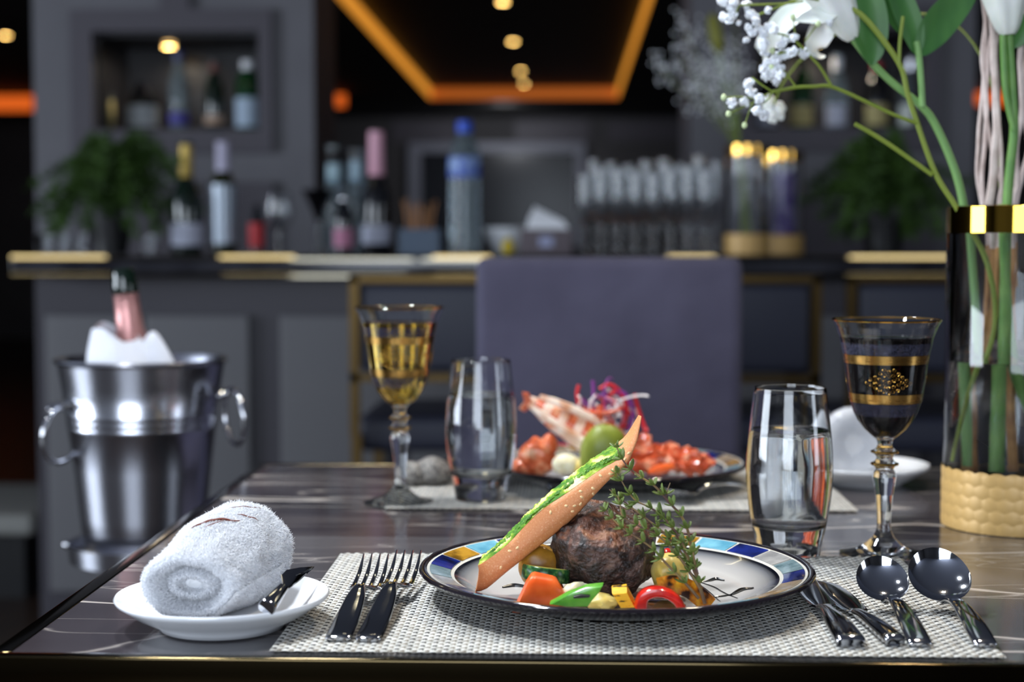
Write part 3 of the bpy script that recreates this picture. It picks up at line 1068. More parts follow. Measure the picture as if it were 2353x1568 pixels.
# carrot chunk: oblique-cut tapered cylinder
cr = []
A, B_ = Vector((-0.0286, 1.022, 0.772)), Vector((-0.001, 1.03, 0.7716))
for i, s in enumerate(np.linspace(0, 1, 10)):
    ring = []
    for k in range(20):
        a = 2 * PI * k / 20
        c, s_ = math.cos(a), math.sin(a)
        rr = (0.0135 - 0.0035 * s) * (0.93 if i in (0, 9) else 1.0)
        x = (B_ - A).length * s
        x += (s_ * rr) * (0.55 if s < 0.5 else -0.65) * abs(1 - 2 * s)
        ring.append(A + (B_ - A).normalized() * x + Vector((0, rr * 1.05 * math.copysign(abs(c) ** 0.8, c), rr * math.copysign(abs(s_) ** 0.8, s_))))
    cr.append(ring)
solo('carrot_piece', loft(cr), M['carrot'], 'orange carrot chunk at the front of the plate beside the bread foot', 'carrot', sharp=50)

# zucchini half-moon on the carrot, skin toward the viewer
zc = Vector((-0.0139, 1.046, 0.7801))
zt = thing('zucchini_slice', 'thick zucchini slice with dark green skin lying on the carrot', 'zucchini', tuple(zc - Vector((0, 0, 0.005))))
arc = [(0.0165 * math.sin(a), -0.0165 * math.cos(a) * 0.95) for a in np.linspace(R(-80), R(80), 18)]
zr = []
for hgt, sc_ in ((0.0, 0.95), (0.001, 1.0), (0.0085, 1.0), (0.0095, 0.95)):
    zr.append([(x * sc_, y * sc_, hgt) for x, y in arc])
Mz = Matrix.Rotation(R(7), 4, 'Y') @ Matrix.Rotation(R(-6), 4, 'X')
part('skin', xf(loft(zr, False, False), Mz), M['zuc_skin'], zt)
part('flesh', xf(loft([[(x * 0.97, y * 0.97, z_) for x, y in arc] for z_ in (0.0004, 0.0091)], True, True), Mz), M['zuc_flesh'], zt)

solo('potato_wedge', mv(xf(blob(0.0155, 0.012, 0.0145, 4, 0.0012, 70, 3, 0.85), Matrix.Rotation(R(12), 4, 'Y')), *(-0.0169, 1.066, 0.7805)), M['potato_roast'],
     'golden roast potato wedge behind the zucchini slice', 'potato')
solo('potato_chunk', mv(xf(blob(0.0125, 0.013, 0.0145, 4, 0.0012, 70, 8, 0.8), Matrix.Rotation(R(-20), 4, 'Y')), *(0.0713, 1.058, 0.7767)), M['potato'],
     'pale boiled potato chunk beside the steak under the thyme', 'potato')
solo('cauliflower_piece', mv(join(blob(0.0085, 0.008, 0.0065, 3, 0.0022, 170, 5), mv(blob(0.007, 0.006, 0.005, 3, 0.002, 190, 9), 0.008, -0.002, 0.001)), *(0.0066, 1.032, 0.7706)), M['onion'],
     'creamy cauliflower piece between the carrot and the steak', 'vegetable')
solo('cauliflower_floret', mv(blob(0.011, 0.006, 0.0055, 3, 0.002, 170, 15), *(0.0246, 1.02, 0.7665)), M['potato'],
     'small pale vegetable morsel under the front of the steak', 'vegetable')
gp = thing('green_pepper_strip', 'glossy green pepper strip with a black grill mark', 'pepper', (0.0073, 1.006, 0.7672))
part('flesh', slab([(-0.0105, 1.0, 0.7688), (0.0002, 1.0, 0.7748), (0.0128, 1.0, 0.7798), (0.0238, 1.0, 0.781), (0.0221, 1.0, 0.7773), (0.0176, 1.0, 0.7721), (0.0143, 1.0, 0.7675), (0.0002, 1.0, 0.7674)], (0.001, 0.006, 0.002), 0.12), M['gpepper'], gp, world=True)
part('grill_mark', slab([(0.0052, 0.9975, 0.7749), (0.01, 0.9975, 0.776), (0.0159, 0.9975, 0.7755), (0.0153, 0.9975, 0.7744), (0.0086, 0.9975, 0.7738), (0.0052, 0.9975, 0.7737)], (0.0, 0.002, 0.0005)), M['charred'], gp, world=True)
ys = thing('yellow_squash_strip', 'bright yellow squash strip with black grill marks in front of the steak', 'squash', (0.0374, 1.004, 0.7668))
part('flesh', slab([(0.0301, 1.004, 0.7753), (0.0399, 1.004, 0.7765), (0.0453, 1.004, 0.7663), (0.0357, 1.004, 0.7659)], (0.0, 0.009, 0.004)), M['ysquash'], ys, world=True)
# red pepper arch
arch = []
for p in spline([(x_, y_, z_) for x_, y_, z_ in [(0.0487, 1.004, 0.7666), (0.0503, 1.004, 0.7738), (0.0565, 1.004, 0.7772), (0.0641, 1.004, 0.7767), (0.0711, 1.004, 0.7728), (0.0751, 1.004, 0.7668)]], 22):
    arch.append(p)
rr_ = []
for i, p in enumerate(arch):
    a_, b_ = arch[max(i - 1, 0)], arch[min(i + 1, len(arch) - 1)]
    T = Vector(b_ - a_).normalized()
    w = 0.0043 - 0.0014 * (i / 21)
    rr_.append(bez_ring(Vector(p), T, Vector((0, 1, 0)), w, 0.0065, 12, 3.2))
solo('red_pepper_strip', loft(rr_), M['rpepper'], 'glossy red pepper strip arched at the front of the plate', 'pepper')
yp = bar([p + (0.0065, 0.0018) for p in [(0.0612, 1.026, 0.7753), (0.0706, 1.026, 0.7771), (0.0807, 1.026, 0.7748), (0.0888, 1.026, 0.7691), (0.0951, 1.026, 0.763)]], 22, 12, 3.0, up=(0, -0.85, 0.5))
solo('yellow_pepper_strip', yp, M['ypepper'], 'grilled yellow pepper strip with brown char beside the thyme stem', 'pepper')
solo('tomato_piece', mv(blob(0.006, 0.005, 0.0045, 3, 0.001, 120, 2), *(0.0731, 1.095, 0.7835)), M['rpepper'], 'small red tomato piece peeking out behind the thyme', 'tomato')
solo('broccoli_piece', mv(blob(0.008, 0.006, 0.005, 3, 0.0022, 260, 6), *(0.0731, 1.085, 0.7815)), M['zuc_skin'], 'dark green vegetable piece behind the potato chunk', 'vegetable')
M['jus'] = mat('brown_jus', (96, 52, 20), 0.08, alpha=0.75, coat=0.5)
part('sauce_pool', mv(xf(blob(0.045, 0.020, 0.0009, 4, 0.0002, 40, 4), Matrix.Identity(4)), 0.0, -0.058, 0.0084), M['jus'], plate, label='thin brown cooking juice')

# ---------------------------------------------------------------- thyme
M['thyme_stem'] = mat('thyme_stem', (116, 84, 66), 0.6, var=(60, 2, [(0.35, (88, 62, 58)), (0.65, (140, 116, 66))]))
M['thyme_leaf'] = mat('thyme_leaf', (86, 110, 48), 0.5, var=(35, 2, [(0.30, (62, 88, 46)), (0.50, (112, 126, 54)), (0.68, (164, 166, 74))]), sss=0.05)
thy = thing('thyme_sprig', 'branching fresh thyme sprig leaning across the steak', 'herb', (0.0909, 1.018, 0.7663))
stems = [
    ([(0.0917, 1.02, 0.7658), (0.0869, 1.0225, 0.782), (0.0833, 1.025, 0.7989), (0.0811, 1.0275, 0.8114), (0.0772, 1.03, 0.8211), (0.0679, 1.0325, 0.8317), (0.0593, 1.035, 0.8412), (0.0493, 1.0375, 0.8475), (0.0401, 1.04, 0.8549), (0.0364, 1.0425, 0.8613), (0.0344, 1.045, 0.8654)], 0.0014, 0.0005),
    ([(0.0878, 1.022, 0.7793), (0.0818, 1.024, 0.7933), (0.0756, 1.026, 0.8044), (0.0705, 1.028, 0.8142), (0.0634, 1.03, 0.8225), (0.0549, 1.032, 0.8279), (0.0463, 1.034, 0.8319), (0.0406, 1.036, 0.8389), (0.0363, 1.038, 0.8459), (0.0343, 1.04, 0.8491)], 0.0011, 0.0004),
    ([(0.0882, 1.02, 0.7762), (0.0788, 1.0212, 0.7909), (0.0702, 1.0225, 0.8016), (0.0608, 1.0237, 0.81), (0.0517, 1.025, 0.8146), (0.0432, 1.0263, 0.8187), (0.0375, 1.0275, 0.8228), (0.036, 1.0288, 0.8298), (0.0346, 1.03, 0.8354)], 0.0010, 0.0004),
    ([(0.0873, 1.016, 0.7702), (0.0771, 1.0169, 0.7817), (0.0671, 1.0177, 0.7916), (0.0572, 1.0186, 0.8023), (0.0486, 1.0194, 0.8084), (0.0378, 1.0203, 0.8154), (0.0301, 1.0211, 0.8224), (0.0244, 1.022, 0.8294)], 0.0010, 0.0004),
    ([(0.0838, 1.03, 0.7892), (0.073, 1.033, 0.8016), (0.0639, 1.036, 0.8112), (0.0547, 1.039, 0.818), (0.0473, 1.042, 0.8233), (0.0381, 1.045, 0.8301), (0.0294, 1.048, 0.8369)], 0.0009, 0.0004),
    ([(0.0786, 1.02, 0.8021), (0.0731, 1.0233, 0.8122), (0.0661, 1.0267, 0.8202), (0.0606, 1.03, 0.8239)], 0.0008, 0.0004),
    ([(0.0669, 1.035, 0.8319), (0.0676, 1.0375, 0.8373), (0.0697, 1.04, 0.8428)], 0.0006, 0.0003),
    ([(0.0865, 1.018, 0.7859), (0.0844, 1.017, 0.7947), (0.0831, 1.016, 0.803)], 0.0010, 0.0006),
]
leafg = blob(0.0015, 0.0036, 0.0006, 2)
leafg = ([(x, y + 0.0034, z + 0.06 * (y / 0.0028) ** 2 * 0.004) for x, y, z in leafg[0]], leafg[1])
leaf_me = None
nleaf = 0
rng = random.Random(11)
for si, (pts, r0, r1) in enumerate(stems):
    S = spline(pts, 28)
    part('stem', tube(S, [r0 + (r1 - r0) * i / 27 for i in range(28)], 6), M['thyme_stem'], thy, world=True)
    d = np.concatenate([[0], np.cumsum(np.linalg.norm(np.diff(S, axis=0), axis=1))])
    step = 0.0095
    x = 0.012 if si in (0, 1, 2, 3) else 0.004
    while x < d[-1]:
        i = int(np.searchsorted(d, x))
        i = min(max(i, 1), 27)
        P = Vector(S[i])
        T = Vector(S[i] - S[i - 1]).normalized()
        side_ = T.cross(Vector((rng.uniform(-1, 1), rng.uniform(-1, 1), rng.uniform(-1, 1)))).normalized()
        near_tip = x / d[-1]
        k_n = 5 if near_tip < 0.85 else 6
        for k in range(k_n):
            if nleaf >= 292:
                break
            a = 2 * PI * k / k_n + rng.uniform(-0.4, 0.4)
            dirv = (Matrix.Rotation(a, 3, T) @ side_) * rng.uniform(0.5, 1.0) + T * rng.uniform(0.3, 1.1)
            if leaf_me is None:
                o = mesh_obj('leaf', leafg, M['thyme_leaf'])
                leaf_me = o.data
            else:
                o = bpy.data.objects.new('leaf', leaf_me)
                COL.objects.link(o)
            o.parent = thy
            o.location = P - thy.location
            o.rotation_euler = dirv.to_track_quat('Y', 'Z').to_euler()
            s = rng.uniform(0.75, 1.25) * (1.0 if near_tip < 0.9 else 0.8)
            o.scale = (s, s, s)
            nleaf += 1
        x += step * rng.uniform(0.8, 1.3) * (0.75 if near_tip > 0.6 else 1.0)

# ================================================================ CUTLERY (local: handle end at origin, pointing +Y)


def fork(label, length, loc, rz, sc=1.0):
    t = thing('fork', label, 'fork', loc, rz, 'table forks')
    L_ = length
    part('handle', bar([(0, 0, 0.0020, 0.0068, 0.0015), (0, 0.004, 0.0028, 0.0085, 0.0019), (0, L_ * 0.22, 0.0062, 0.0082, 0.0021), (0, L_ * 0.42, 0.0120, 0.0066, 0.0020),
                        (0, L_ * 0.53, 0.0155, 0.0038, 0.0018), (0, L_ * 0.585, 0.0135, 0.0060, 0.0013), (0, L_ * 0.635, 0.0102, 0.0104, 0.0009), (0, L_ * 0.70, 0.0094, 0.0112, 0.0009)], 40, 14, 3.0), M['steel'], t, sharp=50)
    for k in range(4):
        x = (k - 1.5) * 0.0060
        part('tine', bar([(x, L_ * 0.68, 0.0094, 0.0024, 0.0009), (x, L_ * 0.75, 0.0098, 0.0017, 0.0009), (x, L_ * 0.88, 0.0140, 0.0014, 0.0008), (x, L_, 0.0225, 0.0005, 0.0005)], 14, 8, 2.4), M['steel'], t)
    return t


fz = MZ - 0.0004
f1 = fork('smaller dinner fork next to the towel plate on the placemat', 0.170, (-0.1425, 0.962, fz), R(-1.2))
fork('larger dinner fork lying next to the steak plate rim', 0.186, (-0.1235, 0.961, fz), R(-2.2))


def spoon(label, bw, loc, rz, tilt):
    t = thing('soup_spoon', label, 'spoon', loc, rz, 'table spoons')
    part('handle', bar([(0, 0, 0.0022, 0.0062, 0.0015), (0, 0.004, 0.0035, 0.0076, 0.0020), (0, 0.030, 0.0105, 0.0070, 0.0021), (0, 0.058, 0.0150, 0.0050, 0.0021),
                        (0, 0.078, 0.0135, 0.0034, 0.0020), (0, 0.088, 0.0095, 0.0040, 0.0016)], 34, 14, 3.0), M['steel'], t, sharp=50)
    # bowl: shallow dish, thin shell, tilted toward the handle
    v, f = [], []
    nr, na = 14, 48
    a_, b_, dep = bw / 2, bw / 2 * 1.04, bw * 0.20
    for s_, off in ((1, 0.0), (-1, -0.0011)):
        for i in range(nr + 1):
            u = i / nr
            for k in range(na):
                a = 2 * PI * k / na
                taper = 1 - 0.07 * math.sin(a)
                v.append((a_ * u * math.cos(a) * taper, b_ * u * math.sin(a), -dep * (1 - u ** 2.3) + off * (1 - u ** 8)))
    N1 = (nr + 1) * na
    for i in range(nr):
        for k in range(na):
            k2 = (k + 1) % na
            f.append((i * na + k, (i + 1) * na + k, (i + 1) * na + k2, i * na + k2))
            f.append((N1 + i * na + k, N1 + i * na + k2, N1 + (i + 1) * na + k2, N1 + (i + 1) * na + k))
    for k in range(na):
        k2 = (k + 1) % na
        f.append((nr * na + k, N1 + nr * na + k, N1 + nr * na + k2, nr * na + k2))
    Mx = Matrix.Translation((0, 0.088, 0.0098)) @ Matrix.Rotation(R(tilt), 4, 'X') @ Matrix.Translation((0, b_ * 0.985, 0))
    part('bowl', xf((v, f), Mx), M['steel'], t, sharp=60)
    return t


spoon('smaller soup spoon, second piece from the placemat edge', 0.0355, (0.2190, 0.960, fz), R(2.0), 44)
spoon('large round soup spoon nearest the vase side of the placemat', 0.0425, (0.2590, 0.960, fz), R(2.5), 44)


def knife(label, loc, rz, L_=0.215, roll=0.0, name='table_knife', hw=0.0095, bw=0.011, bend=0.0):
    t = thing(name, label, 'knife', loc, rz, 'table knives')
    h = L_ * 0.42
    Mr = Matrix.Rotation(R(roll), 4, 'Y')
    part('handle', xf(bar([(bend, 0, 0.0038, hw * 0.85, 0.0028), (bend * 0.95, 0.004, 0.0046, hw, 0.0038), (bend * 0.5, h * 0.45, 0.0056, hw * 0.86, 0.0040), (0, h * 0.85, 0.0052, hw * 0.55, 0.0034), (0, h, 0.0046, hw * 0.62, 0.0024)], 30, 14, 2.8), Mr), M['steel'], t, sharp=50)
    part('blade', xf(bar([(0, h * 0.99, 0.0046, hw * 0.60, 0.0018), (0.001, h * 1.10, 0.0042, bw * 0.80, 0.0010), (0.001, L_ * 0.70, 0.0040, bw, 0.0008), (0, L_ * 0.92, 0.0038, bw * 0.85, 0.0006), (-bw * 0.35, L_, 0.0036, bw * 0.15, 0.0004)], 26, 10, 2.2), Mr), M['steel'], t, sharp=50)
    return t


knife('dinner knife tucked under the steak plate rim', (0.1760, 0.9585, fz), R(1.0), 0.215)
knife('slim knife with curved handle between the dinner knife and the spoons', (0.2000, 0.962, fz), R(4.5), 0.178, 0, hw=0.0068, bw=0.0105, bend=0.004)

# ================================================================ BREAD PLATE, TOWEL, BUTTER KNIFE


def side_plate(label, loc):
    g = lathe([(0, 0.003), (0.036, 0.003), (0.0375, 0.0), (0.041, 0.0), (0.043, 0.003), (0.056, 0.0095), (0.066, 0.0165), (0.0690, 0.0186), (0.0700, 0.0204), (0.0690, 0.0218),
               (0.0668, 0.0210), (0.058, 0.0152), (0.048, 0.0090), (0.040, 0.0066), (0.02, 0.0060), (0, 0.0060)], 72)
    o = mesh_obj('side_plate', g, M['porcelain'], True, 70)
    o.location = loc
    return tag(o, label, 'plate', 'white side plates')


BP = (-0.2255, 1.0105, TT + 0.0012)
side_plate('small white porcelain plate with rolled towel at the table corner', BP)

M['terry'] = mat('terry_cotton', (246, 247, 250), 0.95, sheen=0.2)
nt = M['terry'].node_tree
tl = nt.nodes.new('ShaderNodeBsdfTranslucent')
tl.inputs['Color'].default_value = lin((244, 246, 250))
ms_ = nt.nodes.new('ShaderNodeMixShader')
ms_.inputs[0].default_value = 0.4
nt.links.new(nt.nodes['Principled BSDF'].outputs[0], ms_.inputs[1])
nt.links.new(tl.outputs[0], ms_.inputs[2])
nt.links.new(ms_.outputs[0], nt.nodes['Material Output'].inputs['Surface'])
M['terry_base'] = mat('terry_ground', (240, 242, 246), 0.95)
M['brown_thread'] = mat('brown_thread', (110, 52, 36), 0.8)


def towel_surface():
    """Rolled towel as a function (u along the roll, a around) -> point, in world units about its own base."""
    F0 = Vector((-0.0095, -0.0280, 0.0240))
    B0 = Vector((0.0110, 0.0420, 0.0345))

    def at(u, a, k=1.0):
        c = F0.lerp(B0, u)
        rx = (0.0300 + 0.0040 * u) * k
        rz = (0.0215 + 0.0110 * min(1, u * 1.5)) * k
        x, z = math.cos(a), math.sin(a)
        p = c + Vector((x * rx, -z * 0.006 * (1 - u), z * rz))
        p += Vector((x, 0, z)) * (0.0018 * noise.noise(Vector((x * 2, u * 3, z * 2))) + 0.0012 * noise.noise(Vector((x * 6, u * 9, z * 6)))) * k
        if p.z < 0.0005:
            p.z = 0.0005 + (p.z - 0.0005) * 0.1
        return p
    return at


def rolled_towel(label, loc, rz, nfib=75000, detail=True):
    at = towel_surface()
    t = thing('rolled_towel', label, 'towel', loc, rz, 'rolled hand towels')
    nu, na = 22, 56
    rings = []
    # inner spiral funnel at the front end
    for k_, dy in ((0.18, 0.010), (0.30, 0.012), (0.36, 0.004), (0.50, 0.009), (0.60, 0.014), (0.72, 0.006), (0.84, 0.0)):
        rings.append([at(0, 2 * PI * k / na, k_) + Vector((0.15 * dy, dy, 0)) for k in range(na)])
    for i in range(nu):
        u = i / (nu - 1)
        kk = 0.95 if i == 0 else 1.0
        rings.append([at(u, 2 * PI * k / na, kk) for k in range(na)])
    rings.append([at(1, 2 * PI * k / na, 0.8) + Vector((0, 0.003, 0)) for k in range(na)])
    rings.append([at(1, 2 * PI * k / na, 0.3) + Vector((0, -0.002, 0)) for k in range(na)])
    base = loft(rings, True, True)
    part('roll', base, M['terry_base'], t, sharp=80)
    # loose flap running down the side of the roll
    flap = []
    for i in range(12):
        u = -0.02 + 0.9 * i / 11
        ring = []
        for q in np.linspace(-0.15, -1.25, 8):
            ring.append(at(u, q, 1.06 + 0.05 * math.sin(q * 2)))
        flap.append(ring)
    part('flap', loft(flap, False, False), M['terry_base'], t, sharp=80)
    # terry loops: short curved blades over the surface
    r = np.random.default_rng(7)
    me_v = np.array([tuple(p) for p in base[0]])
    quads = np.array([q for q in base[1] if len(q) == 4])
    a_, b_, c_, d_ = (me_v[quads[:, k]] for k in range(4))
    nrm = np.cross(b_ - a_, d_ - a_)
    ar = np.linalg.norm(nrm, axis=1)
    nrm = nrm / np.maximum(ar[:, None], 1e-12)
    idx = r.choice(len(quads), nfib, p=ar / ar.sum())
    s, w = r.random((nfib, 1)), r.random((nfib, 1))
    P = a_[idx] * (1 - s) * (1 - w) + b_[idx] * s * (1 - w) + c_[idx] * s * w + d_[idx] * (1 - s) * w
    Nn = -nrm[idx]
    lean = r.normal(0, 0.75, (nfib, 3))
    lean -= Nn * np.sum(lean * Nn, axis=1, keepdims=True)
    ln_ = r.uniform(0.0012, 0.0027, (nfib, 1))
    tip = P + (Nn + lean * 0.8) * ln_
    midp = P + (Nn * 0.75 + lean * 0.25) * ln_ * 0.7
    wd = np.cross(Nn, lean)
    wd = wd / np.maximum(np.linalg.norm(wd, axis=1, keepdims=True), 1e-9) * 0.00022
    V = np.stack([P - wd, P + wd, midp + wd * 1.2, midp - wd * 1.2, tip], 1).reshape(-1, 3)
    fc = []
    for i in range(nfib):
        o_ = i * 5
        fc.append((o_, o_ + 1, o_ + 2, o_ + 3))
        fc.append((o_ + 3, o_ + 2, o_ + 4))
    part('terry_loops', (V.tolist(), fc), M['terry'], t, kind='stuff', smooth=False)
    if detail:
        for (u0, u1, a0, a1, w_) in ((0.42, 0.60, 1.95, 1.15, 0.0009), (0.38, 0.52, 1.7, 1.4, 0.0004), (0.66, 0.72, 1.3, 0.9, 0.0004), (0.80, 0.92, 1.6, 1.1, 0.0003)):
            pts = []
            for q in np.linspace(0, 1, 16):
                p = at(u0 + (u1 - u0) * q, a0 + (a1 - a0) * q, 1.055)
                pts.append(p)
            part('brown_stitching', tube(pts, [w_ * math.sin(PI * (i + 0.6) / 16.5) ** 0.7 for i in range(16)], 6), M['brown_thread'], t, label='brown embroidered stitching')
    return t


tw = rolled_towel('fluffy white rolled hand towel with brown stitching on the small plate near the corner', (-0.2335, 1.0165, BP[2] + 0.0062), 0)

bk = thing('butter_knife', 'small shiny butter knife resting on the small white plate', 'knife', (-0.1886, 0.9691, 0.772), 0, 'table knives')
P0, P1, P2, P3 = Vector((-0.1858, 0.955, 0.7759)), Vector((-0.1809, 0.985, 0.7819)), Vector((-0.1796, 1.0, 0.7826)), Vector((-0.1704, 1.045, 0.7819))
part('handle', bar([tuple(P0) + (0.0052, 0.0040), tuple(P0.lerp(P1, 0.1)) + (0.0058, 0.0046), tuple(P0.lerp(P1, 0.6)) + (0.0046, 0.0040), tuple(P1) + (0.0036, 0.0030)], 20, 12, 3.0, up=(0.3, -0.5, 0.8)), M['steel'], bk, world=True, sharp=50)
bld = [(-0.1813, 0.99, 0.7796), (-0.1854, 1.0037, 0.7852), (-0.1844, 1.0175, 0.7858), (-0.1775, 1.0312, 0.7847), (-0.1704, 1.045, 0.7825)]
bld2 = [(-0.1735, 1.035, 0.7804), (-0.176, 1.015, 0.7794), (-0.1788, 0.995, 0.7791)]
part('blade', slab(bld + bld2, (0.0, 0.0006, 0.0012), 0.0), M['steel'], bk, world=True, sharp=30)

# ================================================================ GLASSES


def tumbler(label, loc):
    t = thing('water_tumbler', label, 'glass', loc, 0, 'water tumblers')
    out = [(0.0245, 0.0), (0.0250, 0.001), (0.0268, 0.012), (0.0300, 0.026), (0.0335, 0.048), (0.0348, 0.066), (0.0344, 0.082), (0.0330, 0.100), (0.0308, 0.120), (0.0288, 0.1365)]
    inn = [(0.0282, 0.1372), (0.0276, 0.1365), (0.0296, 0.120), (0.0318, 0.100), (0.0332, 0.082), (0.0336, 0.066), (0.0322, 0.048), (0.0286, 0.030), (0.0262, 0.0255), (0.015, 0.0240), (0, 0.0238)]
    part('vessel', lathe([(0, 0.002), (0.020, 0.0015)] + smooth_prof(out, 4) + [(0.0287, 0.1370)] + smooth_prof(inn[:-3], 4) + inn[-3:], 72), M['glass'], t, sharp=60)
    w = [(0, 0.0236), (0.015, 0.0238), (0.0264, 0.0253), (0.0289, 0.030), (0.0325, 0.048), (0.0339, 0.066), (0.0335, 0.082), (0.0321, 0.1000), (0.0312, 0.1030), (0.0300, 0.1022), (0, 0.1020)]
    part('water', lathe(w[:3] + smooth_prof(w[3:9], 4) + tight(w[9:], 0.001), 72), M['water'], t, sharp=40)
    return t


tumbler('barrel-shaped glass of water beside the red wine, behind the steak plate', (0.1805, 1.262, TT + 0.0002))
tumbler('barrel-shaped glass of water beside the amber wine across the table', (-0.0830, 1.522, TT + 0.0030))

WP = [(88, 325), (130, 302), (200, 276), (300, 254), (400, 240), (500, 226), (580, 212), (650, 188), (700, 163), (750, 125), (790, 80), (815, 50), (840, 42), (866, 50), (876, 66), (888, 77), (900, 66), (915, 50),
      (930, 48), (945, 60), (962, 75), (976, 62), (992, 52), (1012, 66), (1040, 71), (1075, 66), (1150, 52), (1250, 44), (1330, 41), (1370, 46), (1410, 66), (1450, 110), (1476, 155), (1494, 230), (1502, 262)]
UU = 1.345e-4
ZB = 1510
wprof = [(hw * UU, (ZB - y) * UU) for y, hw in WP]
M['wine_red'] = mat('red_wine', (60, 6, 14), 0.0, trans=1.0, ior=1.34)
M['wine_red'].node_tree.nodes['Principled BSDF'].inputs['Base Color'].default_value = (0.0035, 0.0002, 0.0006, 1)
M['wine_amber'] = mat('amber_wine', (236, 180, 40), 0.0, trans=1.0, ior=1.34)
M['wine_amber'].node_tree.nodes['Principled BSDF'].inputs['Base Color'].default_value = (1.0, 0.66, 0.09, 1)

lace = bpy.data.materials.new('etched_lace')
lace.use_nodes = True
nt = lace.node_tree
lb = nt.nodes['Principled BSDF']
lb.inputs['Base Color'].default_value = lin((96, 96, 124))
lb.inputs['Roughness'].default_value = 0.5
tc = nt.nodes.new('ShaderNodeTexCoord')
vo = nt.nodes.new('ShaderNodeTexVoronoi')
vo.feature = 'DISTANCE_TO_EDGE'
vo.inputs['Scale'].default_value = 620
nt.links.new(tc.outputs['Object'], vo.inputs['Vector'])
rp = nt.nodes.new('ShaderNodeValToRGB')
rp.color_ramp.elements[0].position = 0.05
rp.color_ramp.elements[0].color = (0.42, 0.42, 0.42, 1)
rp.color_ramp.elements[1].position = 0.11
rp.color_ramp.elements[1].color = (0.02, 0.02, 0.02, 1)
nt.links.new(vo.outputs['Distance'], rp.inputs['Fac'])
nt.links.new(rp.outputs['Color'], lb.inputs['Alpha'])
M['gold_band'] = mat('gold_band', (206, 162, 90), 0.22, metal=1.0)
M['gold_dark'] = mat('gold_key', (120, 84, 40), 0.3, metal=1.0)


def r_at(z):
    for (r0, z0), (r1, z1) in zip(wprof, wprof[1:]):
        if z1 <= z <= z0:
            k = (z - z1) / max(z0 - z1, 1e-9)
            return r1 + (r0 - r1) * k
    return wprof[0][0]


def wine_glass(label, loc, wine, sc=1.0, level=190):
    t = thing('wine_glass', label, 'glass', loc, 0, 'gold banded wine glasses')
    th = 0.0011
    zi = (ZB - 800) * UU
    inner = [(max(r - th, 0.0), z) for r, z in wprof if z > zi + 0.001]
    prof = [(0, 0.0004), (0.030, 0.0006), (0.0352, 0.0008)] + list(reversed(wprof)) + [(wprof[0][0] - th * 0.5, wprof[0][1] + 0.0005)] + inner + [(0, zi)]
    part('vessel', lathe(tight(prof, 0.0005), 72), M['glass'], t, sharp=50)
    zl = (ZB - level) * UU
    wi = [(max(r - th * 0.75, 0.0), z) for r, z in wprof if zi + 0.001 < z < zl]
    wi = [(r_at(zl) - th * 0.75, zl)] + wi
    part('wine', lathe([(0, zl - 0.0006), (r_at(zl) - th * 3, zl - 0.0006)][::-1][::-1] + wi + [(0, zi - 0.0002)], 72), wine, t, sharp=40)

    def band(name, y0, y1, m, off=0.00015, n=8):
        zs = np.linspace((ZB - y0) * UU, (ZB - y1) * UU, n)
        return part(name, lathe([(r_at(z) + off, z) for z in zs], 64), m, t, sharp=80)
    band('rim_gilding', 88.5, 97, M['gold'], 0.00025, 3)
    for (a, b) in ((296, 348), (528, 584)):
        bd = band('gold_band', a, b, M['gold_band'])
        zc_ = (ZB - (a + b) / 2) * UU
        key = []
        for k in range(26):
            an = 2 * PI * k / 26
            for dz, dw in ((0.0009, 0.5), (-0.0009, 0.5)):
                a0, a1 = an - 0.07, an + 0.07
                rr = r_at(zc_) + 0.0003
                key.append(loft([[(rr * math.cos(a0), rr * math.sin(a0), zc_ + dz + e) for e in (-0.00022, 0.00022)],
                                 [(rr * math.cos(a1), rr * math.sin(a1), zc_ + dz + e) for e in (-0.00022, 0.00022)]], False, False))
        part('key_pattern', join(*key), M['gold_dark'], bd, smooth=False, kind='stuff')
    band('lace_etching', 225, 294, lace)
    band('lace_etching', 586, 662, lace)
    for z0 in (888, 962):
        part('gilded_ring', mv(torus(77 * UU, 0.0010, 40, 8), 0, 0, (ZB - z0) * UU), M['gold'], t)
    # filigree medallions on the bowl
    zc_ = (ZB - 440) * UU
    for a0 in (R(-97), R(23), R(143)):
        rr = r_at(zc_) + 0.0003
        curls = []

        def W(x, z):
            rz_ = r_at(zc_ + z) + 0.0003
            a = a0 + x / rz_
            return (rz_ * math.cos(a), rz_ * math.sin(a), zc_ + z)
        for cx in np.linspace(-0.018, 0.018, 11):
            hmax = 0.0100 * (1 - (abs(cx) / 0.0215) ** 1.3)
            for cz in np.arange(-hmax, hmax + 1e-6, 0.0044):
                for sg in (1, -1):
                    pts = []
                    for q in np.linspace(0, 1, 10):
                        an = q * 4.6 * sg + (cx * 300 + cz * 500)
                        rd = 0.0017 * (1 - 0.75 * q)
                        pts.append(W(cx + rd * math.cos(an), cz + rd * math.sin(an)))
                    curls.append(tube(pts, 0.00013, 4, False))
        part('gold_medallion', join(*curls), M['gold'], t, kind='stuff')
    t.scale = (sc, sc, sc)
    return t


wine_glass('tall stemmed glass of dark red wine with gold bands, beside the vase', (0.2590, 1.273, TT + 0.0004), M['wine_red'], 1.0, 190)
wine_glass('tall stemmed glass of amber wine with gold rim, across the table', (-0.1615, 1.512, TT + 0.0006), M['wine_amber'], 1.0, 195)

